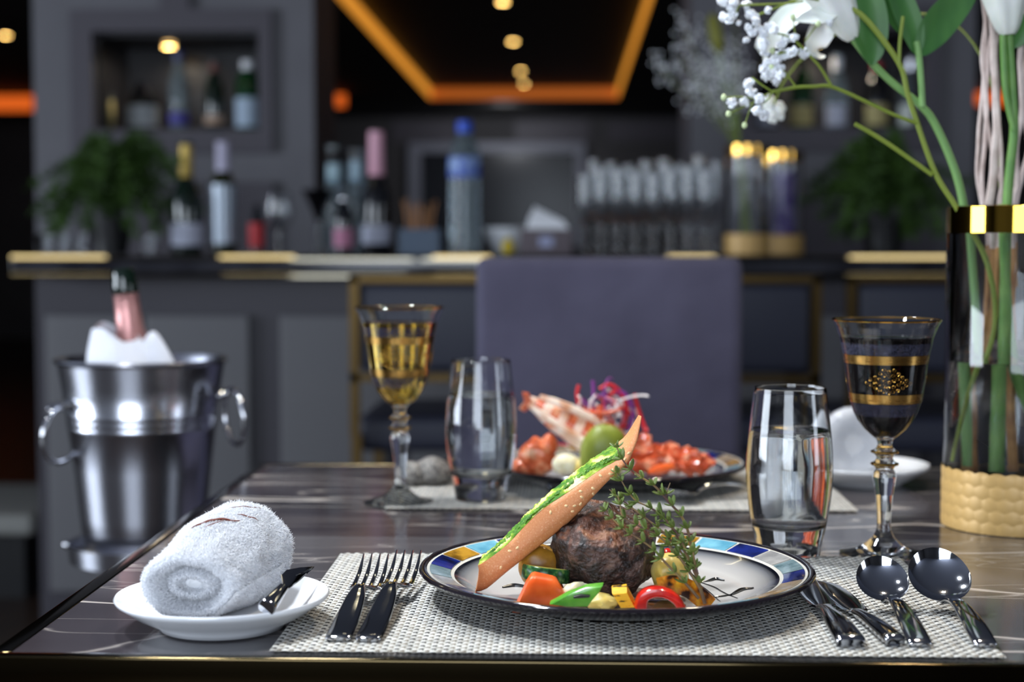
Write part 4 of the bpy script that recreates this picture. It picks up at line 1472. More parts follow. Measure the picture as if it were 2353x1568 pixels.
# ================================================================ VASE AND FLOWERS
VX, VY = 0.4045, 1.410
VR = 0.0640
vase = thing('glass_vase', 'tall cylindrical glass vase with gold rim and hammered gold base', 'vase', (VX, VY, TT + 0.0002))
part('glass_wall', lathe([(0, 0.0), (VR - 0.002, 0.0), (VR, 0.002), (VR, 0.284), (VR - 0.0012, 0.2852), (VR - 0.0032, 0.284), (VR - 0.0032, 0.012), (VR - 0.006, 0.009), (0, 0.009)], 80), M['glass'], vase, sharp=50)
part('water', lathe([(0, 0.0092), (VR - 0.006, 0.0092), (VR - 0.0030, 0.0122), (VR - 0.0030, 0.1490), (VR - 0.0042, 0.1482), (0, 0.1480)], 80), M['water'], vase, sharp=50)
part('gold_rim_band', lathe([(VR + 0.0002, 0.2620), (VR + 0.0012, 0.2622), (VR + 0.0012, 0.2850), (VR + 0.0002, 0.2858), (VR - 0.0034, 0.2858), (VR - 0.0034, 0.2845)], 80), mat('gold_rim', (196, 156, 60), 0.06, metal=1.0), vase, sharp=40)
M['gold_scale'] = mat('hammered_gold_glass', (196, 158, 96), 0.42, metal=0.1, spec=0.5)
v, f = [], []
na, nz = 300, 60
ncol, nrow = 30, 5
for i in range(nz + 1):
    z = 0.0005 + 0.0520 * i / nz
    for k in range(na):
        a = 2 * PI * k / na
        rowf = z / 0.0525 * nrow
        best = 0
        for row in (int(rowf) - 1, int(rowf), int(rowf) + 1):
            u = (a / (2 * PI) * ncol + 0.5 * (row % 2)) % 1.0 - 0.5
            w = rowf - row - 0.5
            best = max(best, 1 - (u / 0.62) ** 2 - (w / 0.62) ** 2)
        r_ = VR + 0.0006 + 0.0008 * max(0, best) ** 0.6
        zz = z + (0.0018 * abs(math.cos(a * ncol / 2)) if i == nz else 0)
        v.append((r_ * math.cos(a), r_ * math.sin(a), zz))
for i in range(nz):
    for k in range(na):
        f.append((i * na + k, i * na + (k + 1) % na, (i + 1) * na + (k + 1) % na, (i + 1) * na + k))
part('gold_scale_base', (v, f), M['gold_scale'], vase, sharp=60)

M['stem_green'] = mat('lily_stem', (98, 142, 62), 0.45, var=(30, 2, [(0.3, (74, 124, 54)), (0.7, (126, 164, 84))]))
M['stem_lily'] = mat('pale_lily_stem', (118, 158, 92), 0.45)
M['stem_olive'] = mat('baby_breath_stem', (122, 138, 50), 0.5)
M['leaf_green'] = mat('lily_leaf', (56, 104, 48), 0.4, var=(40, 2, [(0.3, (44, 90, 42)), (0.7, (76, 124, 60))]), stretch=(1, 1, 0.2))
M['petal'] = mat('lily_petal', (232, 234, 228), 0.5, sss=0.15, var=(30, 2, [(0.3, (214, 220, 208)), (0.7, (240, 240, 238))]))
M['blossom'] = mat('baby_breath', (240, 242, 246), 0.6, sss=0.1)
M['bud'] = mat('green_bud', (206, 220, 170), 0.5)
M['twig'] = mat('pale_twig', (206, 188, 180), 0.7, var=(60, 3, [(0.3, (184, 164, 156)), (0.7, (222, 206, 200))]))
M['twig_brown'] = mat('brown_twig', (176, 128, 72), 0.6, var=(60, 3, [(0.3, (150, 100, 54)), (0.7, (200, 150, 92))]))

# -- lily stem leaning out to the left
lily = thing('lily_flower', 'lily stem with half-open white flower leaning out over the bar side', 'flower', (VX - 0.02, VY, TT + 0.0095))
main = [(0.3804, 1.43, 0.8053), (0.3735, 1.427, 0.8851), (0.3649, 1.424, 0.9718), (0.3578, 1.421, 1.0265), (0.3483, 1.418, 1.0652), (0.3295, 1.415, 1.1068), (0.3155, 1.412, 1.1247), (0.2885, 1.409, 1.1456), (0.2685, 1.406, 1.1644), (0.2571, 1.403, 1.1774), (0.2511, 1.4, 1.1835)]
part('stem', tube(spline(main, 60), [0.0046 - 0.0016 * i / 59 for i in range(60)], 10), M['stem_lily'], lily, world=True)
part('side_stem', tube(spline([(0.3154, 1.408, 1.124), (0.3138, 1.4093, 1.1493), (0.3122, 1.4107, 1.1686), (0.31, 1.412, 1.1818)], 20), 0.0028, 8), M['stem_lily'], lily, world=True)


def leaf(base_pts, wid, nrm, n=24, fold=0.25):
    """Lanceolate leaf along points, half width wid(metres)."""
    S = spline(base_pts, n)
    P, T, N = frames(S)
    v, f = [], []
    nv = Vector(nrm).normalized()
    for side_ in (0, 1):
        for i in range(n):
            u = i / (n - 1)
            w = wid * math.sin(PI * min(1, u ** 0.75 * 1.0)) ** 0.8 if 0 < u < 1 else 0.0006
            w = max(w, 0.0009)
            sd = T[i].cross(nv).normalized()
            for q in (-1, -0.5, 0, 0.5, 1):
                v.append(tuple(P[i] + sd * w * q + nv * (abs(q) * w * fold - side_ * 0.0005)))
    m = 5
    for i in range(n - 1):
        for k in range(m - 1):
            f.append((i * m + k, (i + 1) * m + k, (i + 1) * m + k + 1, i * m + k + 1))
            b_ = n * m
            f.append((b_ + i * m + k, b_ + i * m + k + 1, b_ + (i + 1) * m + k + 1, b_ + (i + 1) * m + k))
    for i in range(n - 1):
        for k in (0, m - 1):
            f.append((i * m + k, (i + 1) * m + k, n * m + (i + 1) * m + k, n * m + i * m + k))
    return v, f


for pts, w in (([(0.2689, 1.4, 1.1599), (0.268, 1.4, 1.1732), (0.2654, 1.4, 1.1941), (0.2605, 1.4, 1.2206), (0.2549, 1.4, 1.2471), (0.2508, 1.4, 1.2659)], 0.0172), ([(0.311, 1.412, 1.1695), (0.3073, 1.414, 1.1882), (0.299, 1.416, 1.2115), (0.289, 1.418, 1.2386), (0.2814, 1.42, 1.2619)], 0.0120),
               ([(0.3121, 1.41, 1.1685), (0.3191, 1.415, 1.1825), (0.3342, 1.42, 1.2023), (0.3542, 1.425, 1.224), (0.3732, 1.43, 1.2478)], 0.0150), ([(0.3122, 1.425, 1.1773), (0.3046, 1.425, 1.1935), (0.2917, 1.425, 1.209), (0.2868, 1.425, 1.2244), (0.2827, 1.425, 1.2436)], 0.0095)):
    part('leaf', leaf(pts, w, (0.15, -1, 0.1)), M['leaf_green'], lily, world=True, sharp=70)


def petal(pts, wid, nrm, curl=0.3):
    return leaf(pts, wid, nrm, 22, curl)


def trumpet(base, tip, r, n=40):
    """Closed lily bud: fluted lofted trumpet from base to tip."""
    b_, t_ = Vector(base), Vector(tip)
    ax = (t_ - b_).normalized()
    s1 = ax.cross(Vector((0, 1, 0))).normalized()
    s2 = ax.cross(s1)
    rings = []
    for i in range(20):
        u = i / 19
        rad = r * (0.22 + 0.78 * u ** 0.65)
        rings.append([b_ + (t_ - b_) * u + (s1 * math.cos(a) + s2 * math.sin(a)) * rad * (1 + 0.07 * math.cos(6 * a)) for a in [2 * PI * k / n for k in range(n)]])
    return loft(rings, True, True)


part('flower_tube', trumpet((0.2523, 1.4, 1.1828), (0.2199, 1.395, 1.2426), 0.0240), M['petal'], lily, world=True)
for pts, w in (([(0.2429, 1.405, 1.2139), (0.2227, 1.41, 1.214), (0.2043, 1.415, 1.208), (0.1897, 1.42, 1.1965), (0.1819, 1.425, 1.1825), (0.1777, 1.43, 1.1676)], 0.0135), ([(0.2458, 1.41, 1.2032), (0.2312, 1.414, 1.1962), (0.2243, 1.418, 1.1853), (0.2219, 1.422, 1.175), (0.2273, 1.426, 1.1708), (0.2326, 1.43, 1.1721)], 0.0120), ([(0.2384, 1.39, 1.2079), (0.2191, 1.3867, 1.1999), (0.2073, 1.3833, 1.1977), (0.1974, 1.38, 1.1961)], 0.010)):
    part('petal', petal(pts, w, (0.1, -0.75, 0.6)), M['petal'], lily, world=True, sharp=70)

# -- upright lily with trumpet bud
l2 = thing('lily_flower', 'upright green lily stem with a closed white trumpet bud', 'flower', (VX, VY, TT + 0.0095))
part('stem', tube(spline([(0.3892, 1.405, 0.8029), (0.3893, 1.4044, 0.8714), (0.3892, 1.4038, 0.9491), (0.3898, 1.4031, 1.0338), (0.3919, 1.4025, 1.0721), (0.3942, 1.4019, 1.1026), (0.3918, 1.4012, 1.1406), (0.3886, 1.4006, 1.1784), (0.3875, 1.4, 1.1867)], 60), [0.0056 - 0.0022 * i / 59 for i in range(60)], 10), M['stem_green'], l2, world=True)
part('side_stem', tube(spline([(0.3931, 1.398, 1.1023), (0.3857, 1.398, 1.1327), (0.3829, 1.398, 1.163), (0.3817, 1.398, 1.1895)], 16), 0.0028, 8), M['stem_green'], l2, world=True)
part('trumpet_bud', trumpet((0.3863, 1.398, 1.1857), (0.3789, 1.398, 1.2572), 0.0270), M['petal'], l2, world=True)
part('leaf', leaf([(0.3937, 1.405, 1.1752), (0.4018, 1.405, 1.1903), (0.414, 1.405, 1.2016), (0.4309, 1.405, 1.2091)], 0.010, (0.1, -1, 0.2)), M['leaf_green'], l2, world=True)
l3 = thing('cut_lily', 'thick green stem crossing under water inside the vase', 'flower', (VX + 0.02, VY, TT + 0.0095))
part('stem', tube(spline([(0.4303, 1.42, 0.8069), (0.4195, 1.4158, 0.839), (0.4072, 1.4117, 0.8708), (0.3977, 1.4075, 0.9023), (0.3907, 1.4033, 0.9491), (0.3862, 1.3992, 1.0031), (0.3833, 1.395, 1.0374)], 40), 0.0044, 10), M['stem_green'], l3, world=True)

# -- baby's breath
bb = thing('baby_breath_sprig', 'baby\'s breath sprig with tiny white blossoms on thin olive stems', 'flower', (VX - 0.04, VY, TT + 0.0095))
BST = [
    ([(0.3442, 1.395, 0.8099), (0.3621, 1.3942, 0.8722), (0.378, 1.3933, 0.9264), (0.3704, 1.3925, 0.9801), (0.3454, 1.3917, 1.0298), (0.3238, 1.3908, 1.064), (0.3071, 1.39, 1.1076), (0.2978, 1.3892, 1.134), (0.2908, 1.3883, 1.1585), (0.2665, 1.3875, 1.1916), (0.2492, 1.3867, 1.2065), (0.2263, 1.3858, 1.214), (0.2073, 1.385, 1.2185)], 0.0024),
    ([(0.3068, 1.389, 1.1079), (0.2845, 1.3875, 1.1162), (0.2633, 1.386, 1.1259), (0.2315, 1.3845, 1.1395), (0.2155, 1.383, 1.1397), (0.2002, 1.3815, 1.1389), (0.1793, 1.38, 1.1351)], 0.0016),
    ([(0.2311, 1.382, 1.1392), (0.2217, 1.381, 1.1542), (0.2155, 1.38, 1.1616), (0.2051, 1.379, 1.172), (0.1977, 1.378, 1.1794)], 0.0013),
    ([(0.3206, 1.39, 1.0632), (0.3045, 1.39, 1.0747), (0.2854, 1.39, 1.088), (0.2682, 1.39, 1.099), (0.2526, 1.39, 1.1078)], 0.0019),
    ([(0.2898, 1.387, 1.1591), (0.2902, 1.387, 1.179), (0.2926, 1.387, 1.2004)], 0.0016),
    ([(0.1999, 1.38, 1.1387), (0.1915, 1.38, 1.1497), (0.1866, 1.38, 1.1542)], 0.0009), ([(0.1793, 1.38, 1.1351), (0.1698, 1.38, 1.1411), (0.1614, 1.38, 1.1475)], 0.0008), ([(0.1793, 1.38, 1.1351), (0.1755, 1.38, 1.1287), (0.1699, 1.38, 1.1242)], 0.0008),
    ([(0.2066, 1.38, 1.2177), (0.1842, 1.38, 1.2085), (0.1654, 1.38, 1.2011)], 0.0010), ([(0.198, 1.38, 1.1796), (0.1882, 1.38, 1.1842), (0.1769, 1.38, 1.1861)], 0.0008), ([(0.2064, 1.38, 1.1669), (0.194, 1.38, 1.1699), (0.1827, 1.38, 1.1673)], 0.0008),
    ([(0.1774, 1.38, 1.1343), (0.1642, 1.38, 1.1295), (0.151, 1.38, 1.131), (0.137, 1.38, 1.1303)], 0.0005), ([(0.168, 1.38, 1.1287), (0.1548, 1.38, 1.1223), (0.1413, 1.38, 1.116)], 0.0005), ([(0.1642, 1.38, 1.1287), (0.1594, 1.38, 1.1186), (0.1554, 1.38, 1.1061)], 0.0005), ([(0.1995, 1.38, 1.1796), (0.1971, 1.38, 1.1916), (0.1963, 1.38, 1.1991)], 0.0006),
    ([(0.207, 1.38, 1.1785), (0.2137, 1.38, 1.1878), (0.2181, 1.38, 1.1934)], 0.0006),
    ([(0.2054, 1.384, 1.2139), (0.188, 1.381, 1.2112), (0.1501, 1.378, 1.2095)], 0.0009), ([(0.1503, 1.38, 1.2098), (0.1466, 1.38, 1.2031), (0.1444, 1.38, 1.1994)], 0.0006),
]
for pts, r_ in BST:
    part('stem', tube(spline(pts, max(8, 6 * len(pts))), r_, 7), M['stem_olive'], bb, world=True)


def blossom_mesh(seed):
    rg = random.Random(seed)
    gs = [blob(0.0030, 0.0030, 0.0030, 2, 0.0008, 500, seed)]
    for k in range(13):
        d = Vector((rg.gauss(0, 1), rg.gauss(0, 1), rg.gauss(0, 1))).normalized()
        g = blob(0.0021, 0.0021, 0.0007, 2, 0.0003, 700, seed + k)
        Mx = Matrix.Translation(d * 0.0032) @ d.to_track_quat('Z', 'Y').to_matrix().to_4x4() @ Matrix.Rotation(rg.uniform(0.3, 1.1), 4, 'X')
        gs.append(xf(g, Mx))
    return join(*gs)


bl_me = []
for s in range(3):
    o = mesh_obj('blossom', blossom_mesh(s + 1), M['blossom'])
    o.parent = bb
    bl_me.append(o)
k = 0
rng = random.Random(5)
for p in [(0.135, 1.378, 1.2126), (0.1437, 1.378, 1.2095), (0.1565, 1.378, 1.211), (0.1378, 1.378, 1.1995), (0.1441, 1.378, 1.2024), (0.1408, 1.378, 1.1972), (0.1495, 1.378, 1.1953, 0.6), (0.1614, 1.378, 1.2012), (0.1584, 1.378, 1.2027), (0.1738, 1.378, 1.2041, 0.7), (0.1574, 1.378, 1.1904, 0.8), (0.1608, 1.378, 1.1863), (0.1676, 1.378, 1.1896), (0.1713, 1.378, 1.1859), (0.1788, 1.378, 1.1881), (0.1758, 1.378, 1.1907), (0.1564, 1.378, 1.1799, 0.7), (0.1707, 1.378, 1.1773), (0.1723, 1.378, 1.169), (0.1704, 1.378, 1.172), (0.1913, 1.378, 1.1813), (0.1869, 1.378, 1.1753), (0.1969, 1.378, 1.1809, 0.8), (0.1914, 1.378, 1.1674), (0.1956, 1.378, 1.1689), (0.1832, 1.378, 1.1648), (0.1799, 1.378, 1.1615), (0.1746, 1.378, 1.1611), (0.1709, 1.378, 1.1537), (0.1747, 1.378, 1.1491), (0.1777, 1.378, 1.151), (0.1848, 1.378, 1.1558), (0.1845, 1.378, 1.1483), (0.183, 1.378, 1.1442), (0.2061, 1.378, 1.1681), (0.2279, 1.378, 1.1942, 0.7), (0.1582, 1.378, 1.1413), (0.1609, 1.378, 1.1345), (0.1444, 1.378, 1.126), (0.1557, 1.378, 1.1263), (0.1674, 1.378, 1.1285), (0.1698, 1.378, 1.1161), (0.1652, 1.378, 1.1191), (0.1724, 1.378, 1.1146), (0.1456, 1.378, 1.2121), (0.1634, 1.378, 1.1952)]:
    sc_ = p[3] if len(p) > 3 else 1.0
    if k < 3:
        o = bl_me[k]
    else:
        o = bpy.data.objects.new('blossom', bl_me[k % 3].data)
        COL.objects.link(o)
        o.parent = bb
    o.location = Vector(p[:3]) - bb.location + Vector((0, rng.uniform(-0.006, 0.006), 0))
    o.rotation_euler = (rng.uniform(0, 6), rng.uniform(0, 6), rng.uniform(0, 6))
    s = sc_ * rng.uniform(0.95, 1.2)
    o.scale = (s, s, s)
    k += 1
for p in [(0.1368, 1.378, 1.1301), (0.1411, 1.378, 1.1158), (0.1551, 1.378, 1.106), (0.178, 1.378, 1.1559), (0.1786, 1.378, 1.1701), (0.196, 1.378, 1.1988), (0.2178, 1.378, 1.1931)]:
    part('bud', mv(blob(0.0024, 0.0024, 0.0030, 2), *p), M['bud'], bb, world=True)
# a second small spray, farther back behind the first
b2 = thing('baby_breath_sprig', 'blurred pale blossoms hanging behind the main baby\'s breath spray', 'flower', (0.2106, 1.62, 1.1413))
part('stem', tube(spline([(0.2106, 1.62, 1.1413), (0.2191, 1.6029, 1.166), (0.2423, 1.5857, 1.1943), (0.2821, 1.5686, 1.2175), (0.3293, 1.5514, 1.2275), (0.3757, 1.5343, 1.2123), (0.4053, 1.5171, 1.1523), (0.4109, 1.5, 1.0403)], 30), 0.0010, 6), M['stem_olive'], b2, world=True)
for p in [(0.2075, 1.62, 1.1457), (0.2102, 1.62, 1.136), (0.2173, 1.62, 1.1391), (0.1998, 1.62, 1.2075)]:
    part('blossom', mv(blob(0.006, 0.006, 0.009, 3, 0.003, 200, 3), *p), M['petal'], b2, world=True)

# -- pale decorative twigs (brown where they stand in the vase)
TW = [
    ('pale curly twig nearest the lily stem, rising from the vase', [(0.3823, 1.44, 0.7999), (0.3816, 1.4389, 0.908), (0.3826, 1.4378, 0.9716), (0.3789, 1.4367, 1.0268), (0.3757, 1.4356, 1.0582), (0.3772, 1.4344, 1.0933), (0.3786, 1.4333, 1.1244), (0.3738, 1.4322, 1.1632), (0.3744, 1.4311, 1.1979), (0.3751, 1.43, 1.2286)], 0.0022),
    ('pale curly twig second from the lily stem, bending outward above the rim', [(0.3905, 1.45, 0.7986), (0.3917, 1.4475, 0.9155), (0.391, 1.445, 0.9794), (0.3788, 1.4425, 1.0348), (0.3728, 1.44, 1.0662), (0.3731, 1.4375, 1.1053), (0.3748, 1.435, 1.1441), (0.3758, 1.4325, 1.1826), (0.372, 1.43, 1.2286)], 0.0020),
    ('thick pale twig rising straight in the middle of the vase', [(0.382, 1.43, 0.8005), (0.3782, 1.429, 0.8691), (0.3789, 1.428, 0.9008), (0.3869, 1.427, 0.9403), (0.3828, 1.426, 1.0031), (0.3796, 1.425, 1.0351), (0.3836, 1.424, 1.0732), (0.3845, 1.423, 1.1197), (0.3815, 1.422, 1.162), (0.3794, 1.421, 1.1965), (0.3763, 1.42, 1.2269)], 0.0042),
    ('pale twig crossing behind the trumpet bud', [(0.393, 1.44, 0.8), (0.3919, 1.4387, 0.9478), (0.3923, 1.4375, 1.0354), (0.3939, 1.4363, 1.0582), (0.3844, 1.435, 1.0855), (0.3771, 1.4337, 1.1284), (0.3784, 1.4325, 1.1671), (0.3832, 1.4312, 1.2056), (0.3843, 1.43, 1.2324)], 0.0024),
    ('slim pale twig just beside the green lily stem', [(0.3895, 1.42, 0.8028), (0.3886, 1.42, 0.8896), (0.386, 1.42, 0.9485), (0.3891, 1.42, 1.035), (0.3893, 1.42, 1.0653), (0.387, 1.42, 1.104), (0.3823, 1.42, 1.1502), (0.383, 1.42, 1.1963), (0.384, 1.42, 1.2269)], 0.0020),
    ('pale twig with a forked bend at the picture edge', [(0.405, 1.42, 0.8028), (0.4, 1.4187, 0.9485), (0.3991, 1.4175, 1.0349), (0.4022, 1.4163, 1.0574), (0.3997, 1.415, 1.092), (0.4041, 1.4137, 1.1227), (0.4014, 1.4125, 1.1608), (0.4035, 1.4112, 1.195), (0.404, 1.41, 1.2252)], 0.0030),
    ('pale twig curving out past the upright lily', [(0.4118, 1.43, 0.8015), (0.4042, 1.4286, 0.9718), (0.4042, 1.4271, 1.0352), (0.4094, 1.4257, 1.0655), (0.4131, 1.4243, 1.0926), (0.4081, 1.4229, 1.1312), (0.4099, 1.4214, 1.1733), (0.4109, 1.42, 1.2191)], 0.0026),
]
for lb, pts, r_ in TW:
    S = spline(pts, 70)
    for q in range(1, 69):
        S[q] += np.array([0.0012 * noise.noise(Vector((q * 0.21, r_ * 900, 1))), 0.0012 * noise.noise(Vector((q * 0.2, 5, r_ * 700))), 0])
    t = thing('curly_twig', lb, 'twig', (VX, VY, TT + 0.0095), 0, 'decorative twigs in the vase')
    cut = next(i for i in range(70) if S[i][2] > 0.985)
    start = 0 if lb.split()[0] in ('thick',) or 'nearest' in lb or 'forked' in lb else cut - 6
    part('pale_length', tube(S[cut:], [r_ * (1 - 0.35 * i / 70) for i in range(70 - cut)], 8), M['twig'], t, world=True)
    part('wet_brown_length', tube(S[start:cut + 1], [r_ * 1.15] * (cut + 1 - start), 8), M['twig_brown'], t, world=True)

# ================================================================ FAR SETTING
fp = pattern_plate('dark-edged mosaic plate across the table, piled with lobster', far_plate_c, R(40))
M['lob'] = mat('lobster_shell', (206, 100, 56), 0.35, coat=0.15, var=(70, 5, [(0.3, (150, 60, 32)), (0.5, (208, 96, 52)), (0.66, (232, 168, 128))]))
M['lob_white'] = mat('lobster_meat', (232, 204, 182), 0.35, sss=0.2, var=(60, 3, [(0.35, (206, 150, 116)), (0.6, (238, 220, 204))]))
M['sauce'] = mat('red_sauce', (196, 84, 48), 0.25, coat=0.3, var=(80, 5, [(0.3, (140, 70, 44)), (0.48, (204, 76, 36)), (0.68, (220, 150, 116))]))
M['lime'] = mat('lime', (120, 130, 38), 0.4, sss=0.1, var=(40, 2, [(0.3, (104, 116, 30)), (0.7, (138, 146, 52))]))

# lobster tail: overlapping shell rings curving up to the left
lt = thing('lobster_tail', 'striped orange and white lobster tail rising on the far plate', 'lobster', (0.0136, 1.62, 0.7775))
TLp = spline([(0.0543, 1.62, 0.7868), (0.0361, 1.62, 0.8003), (0.0135, 1.62, 0.8116), (-0.0091, 1.62, 0.8238), (-0.0295, 1.62, 0.8356), (-0.0431, 1.62, 0.8446)], 26)
wd_ = [0.030, 0.031, 0.031, 0.030, 0.029, 0.028, 0.026, 0.024, 0.022, 0.019, 0.015, 0.010, 0.006]
for k in range(12):
    a_, b_ = Vector(TLp[2 * k]), Vector(TLp[2 * k + 2])
    T = (b_ - a_).normalized()
    w0, w1 = wd_[k], wd_[k + 1]
    rr = [bez_ring(a_ - T * 0.003, T, Vector((0, 0, 1)), w0 * 0.9, w0 * 0.62, 18, 2.0), bez_ring(a_, T, Vector((0, 0, 1)), w0, w0 * 0.7, 18, 2.0),
          bez_ring(b_, T, Vector((0, 0, 1)), w1, w1 * 0.7, 18, 2.0)]
    part('shell_segment', loft(rr), M['lob'] if k % 2 == 0 else M['lob_white'], lt, world=True)
for k, pts in enumerate(([(0.0553, 1.585, 0.786), (0.0265, 1.585, 0.7979), (-0.0001, 1.585, 0.8134), (-0.0267, 1.585, 0.8311), (-0.0377, 1.585, 0.84)], [(0.0577, 1.588, 0.7794), (0.0311, 1.588, 0.7886), (0.0088, 1.588, 0.8019), (-0.0134, 1.588, 0.8197)], [(0.0446, 1.6, 0.8141), (0.0178, 1.6, 0.8288), (-0.0046, 1.6, 0.8386), (-0.0269, 1.6, 0.8466)])):
    part('meat_ridge', tube(spline(pts, 20), [0.0046 * math.sin(PI * (i + 1) / 22) ** 0.5 for i in range(20)], 8), M['lob_white'], lt, world=True)
part('tail_fan', slab([(-0.0427, 1.605, 0.8402), (-0.0485, 1.605, 0.8334), (-0.0427, 1.605, 0.8298), (-0.0337, 1.605, 0.8357), (-0.0382, 1.605, 0.8492), (-0.0449, 1.605, 0.8501)], (0, 0.012, 0)), M['lob'], lt, world=True)
solo('lobster_claw', join(mv(blob(0.020, 0.018, 0.018, 4, 0.005, 60, 2), *(-0.0291, 1.6, 0.7836)), mv(blob(0.013, 0.012, 0.010, 3, 0.003, 80, 4), *(-0.0425, 1.6, 0.7745)), mv(blob(0.009, 0.010, 0.012, 3, 0.002, 80, 5), *(-0.017, 1.6, 0.7972))),
     M['lob'], 'orange lobster claw on the far plate beside the water glass', 'lobster')
solo('lobster_head_piece', join(mv(blob(0.034, 0.022, 0.016, 4, 0.011, 90, 6), *(0.0836, 1.62, 0.7814)), mv(blob(0.028, 0.02, 0.011, 4, 0.008, 110, 8), *(0.1235, 1.61, 0.7793)), mv(blob(0.022, 0.018, 0.014, 4, 0.008, 110, 9), *(0.0728, 1.63, 0.7878))),
     M['sauce'], 'lobster meat in red sauce on the far plate behind the bread tip', 'lobster')
solo('lime_wedge', mv(xf(blob(0.0235, 0.014, 0.030, 4, 0.0008, 60, 2, 0.9), Matrix.Rotation(R(8), 4, 'Y')), *(0.0376, 1.565, 0.7922)), M['lime'], 'green lime wedge standing on the far plate', 'lime')
solo('potato_ball', mv(blob(0.014, 0.012, 0.011, 3, 0.001, 60, 3), *(0.0, 1.575, 0.78)), M['onion'], 'pale potato ball on the far plate below the lobster', 'potato')
solo('potato_ball', mv(blob(0.012, 0.012, 0.010, 3, 0.001, 60, 5), *(0.0168, 1.575, 0.777)), M['potato'], 'yellowish potato ball on the far plate beside the lime', 'potato')
solo('carrot_strip', tube(spline([(0.0828, 1.56, 0.7746), (0.0958, 1.56, 0.7782), (0.1088, 1.56, 0.7809)], 12), [0.002 + 0.003 * math.sin(PI * i / 11) for i in range(12)], 8), M['carrot'], 'orange carrot strip at the edge of the far plate', 'carrot')
sal = thing('shredded_garnish', 'tangle of red, purple and white shredded vegetables on the lobster', 'garnish', (0.0409, 1.63, 0.8037))
rng = random.Random(3)
cols = [mat('shred_red', (196, 34, 40), 0.35), mat('shred_purple', (122, 50, 130), 0.4), mat('shred_white', (232, 224, 220), 0.45), mat('shred_pink', (206, 130, 150), 0.4), mat('shred_orange', (220, 90, 40), 0.4)]
for k in range(44):
    c = Vector((0.0386, 1.63, 0.8243)) + Vector((rng.gauss(0, 0.016), rng.gauss(0, 0.012), rng.gauss(0, 0.012)))
    d1 = Vector((rng.gauss(0, 1), rng.gauss(0, 0.7), rng.gauss(0, 1))).normalized()
    d2 = Vector((rng.gauss(0, 1), rng.gauss(0, 0.7), rng.gauss(0, 1))).normalized()
    pts = [c + d1 * 0.018 * math.cos(q) + d2 * 0.012 * math.sin(q) for q in np.linspace(0, rng.uniform(2, 4.2), 12)]
    part('shred', tube(pts, rng.uniform(0.0010, 0.0021), 6), cols[(k * 7) % 5 if k % 3 else 2], sal, world=True)
for k, pts in enumerate(([(0.0542, 1.62, 0.805), (0.0631, 1.62, 0.8277), (0.0576, 1.62, 0.8481), (0.045, 1.62, 0.8576), (0.0351, 1.62, 0.8526)], [(0.0632, 1.62, 0.805), (0.0699, 1.62, 0.8277), (0.063, 1.62, 0.8459), (0.0517, 1.62, 0.8526)], [(0.0134, 1.62, 0.8366), (0.0116, 1.62, 0.848), (0.0134, 1.62, 0.857)], [(0.0279, 1.62, 0.8367), (0.0288, 1.62, 0.8503), (0.0278, 1.62, 0.8616)])):
    part('shred', tube(spline(pts, 16), 0.0022, 6), (cols[0], cols[1], cols[0], cols[1])[k], sal, world=True)

FZ = TT + 0.0030
fork2 = clone(f1, (0.2180, 1.748, FZ), R(182), 'small fork across the table, beside the lobster plate')
fork2['label'] = 'blurred fork across the table on the near-tumbler side of the lobster plate'
knife('blurred dinner knife across the table beside the far water glass', (-0.1300, 1.765, FZ), R(181), 0.150)
spoon('blurred soup spoon across the table, just behind the thyme tips', 0.040, (0.205, 1.560, FZ), R(118), 8)['label'] = 'blurred soup spoon lying in front of the lobster plate, behind the thyme tips'
kn3 = knife('blurred knife blade in front of the lobster plate, left of the bread tip', (0.0, 1.0, FZ), 0.0, 0.09, 0, 'butter_knife', 0.005, 0.006)
kn3.location = (-0.03, 1.5793, 0.757)
kn3.rotation_euler = (0, 0, R(-158))
kn3['label'] = 'blurred silver butter knife on the far placemat beside the far water glass'
side_plate('small white porcelain plate with towel behind the red wine glass', (0.3130, 1.655, TT + 0.0002))
tw2 = rolled_towel('white rolled hand towel behind the red wine glass', (0.2940, 1.660, TT + 0.0066), R(200), 16000, False)
tw2.scale = (1.05, 1.0, 1.15)

M['pebble'] = mat('pebble', (112, 108, 104), 0.6, var=(260, 3, [(0.4, (84, 80, 78)), (0.6, (140, 136, 130))]), bump=(400, 0.4, 0.001))
for i, (p, s) in enumerate((((-0.1606, 1.6118, 0.765), (0.017, 0.015, 0.014)), ((-0.1394, 1.6182, 0.766), (0.021, 0.017, 0.0155)), ((-0.1497, 1.6168, 0.757), (0.010, 0.009, 0.007)))):
    solo('pebble', mv(blob(s[0], s[1], s[2], 3, 0.002, 60, i), *(p[0], p[1], TT + s[2])), M['pebble'],
         ('grey speckled stone directly behind the amber glass stem', 'larger grey speckled stone between the amber glass and the water glass', 'smallest grey stone in front of the two others')[i], 'stone', 'decorative stones')

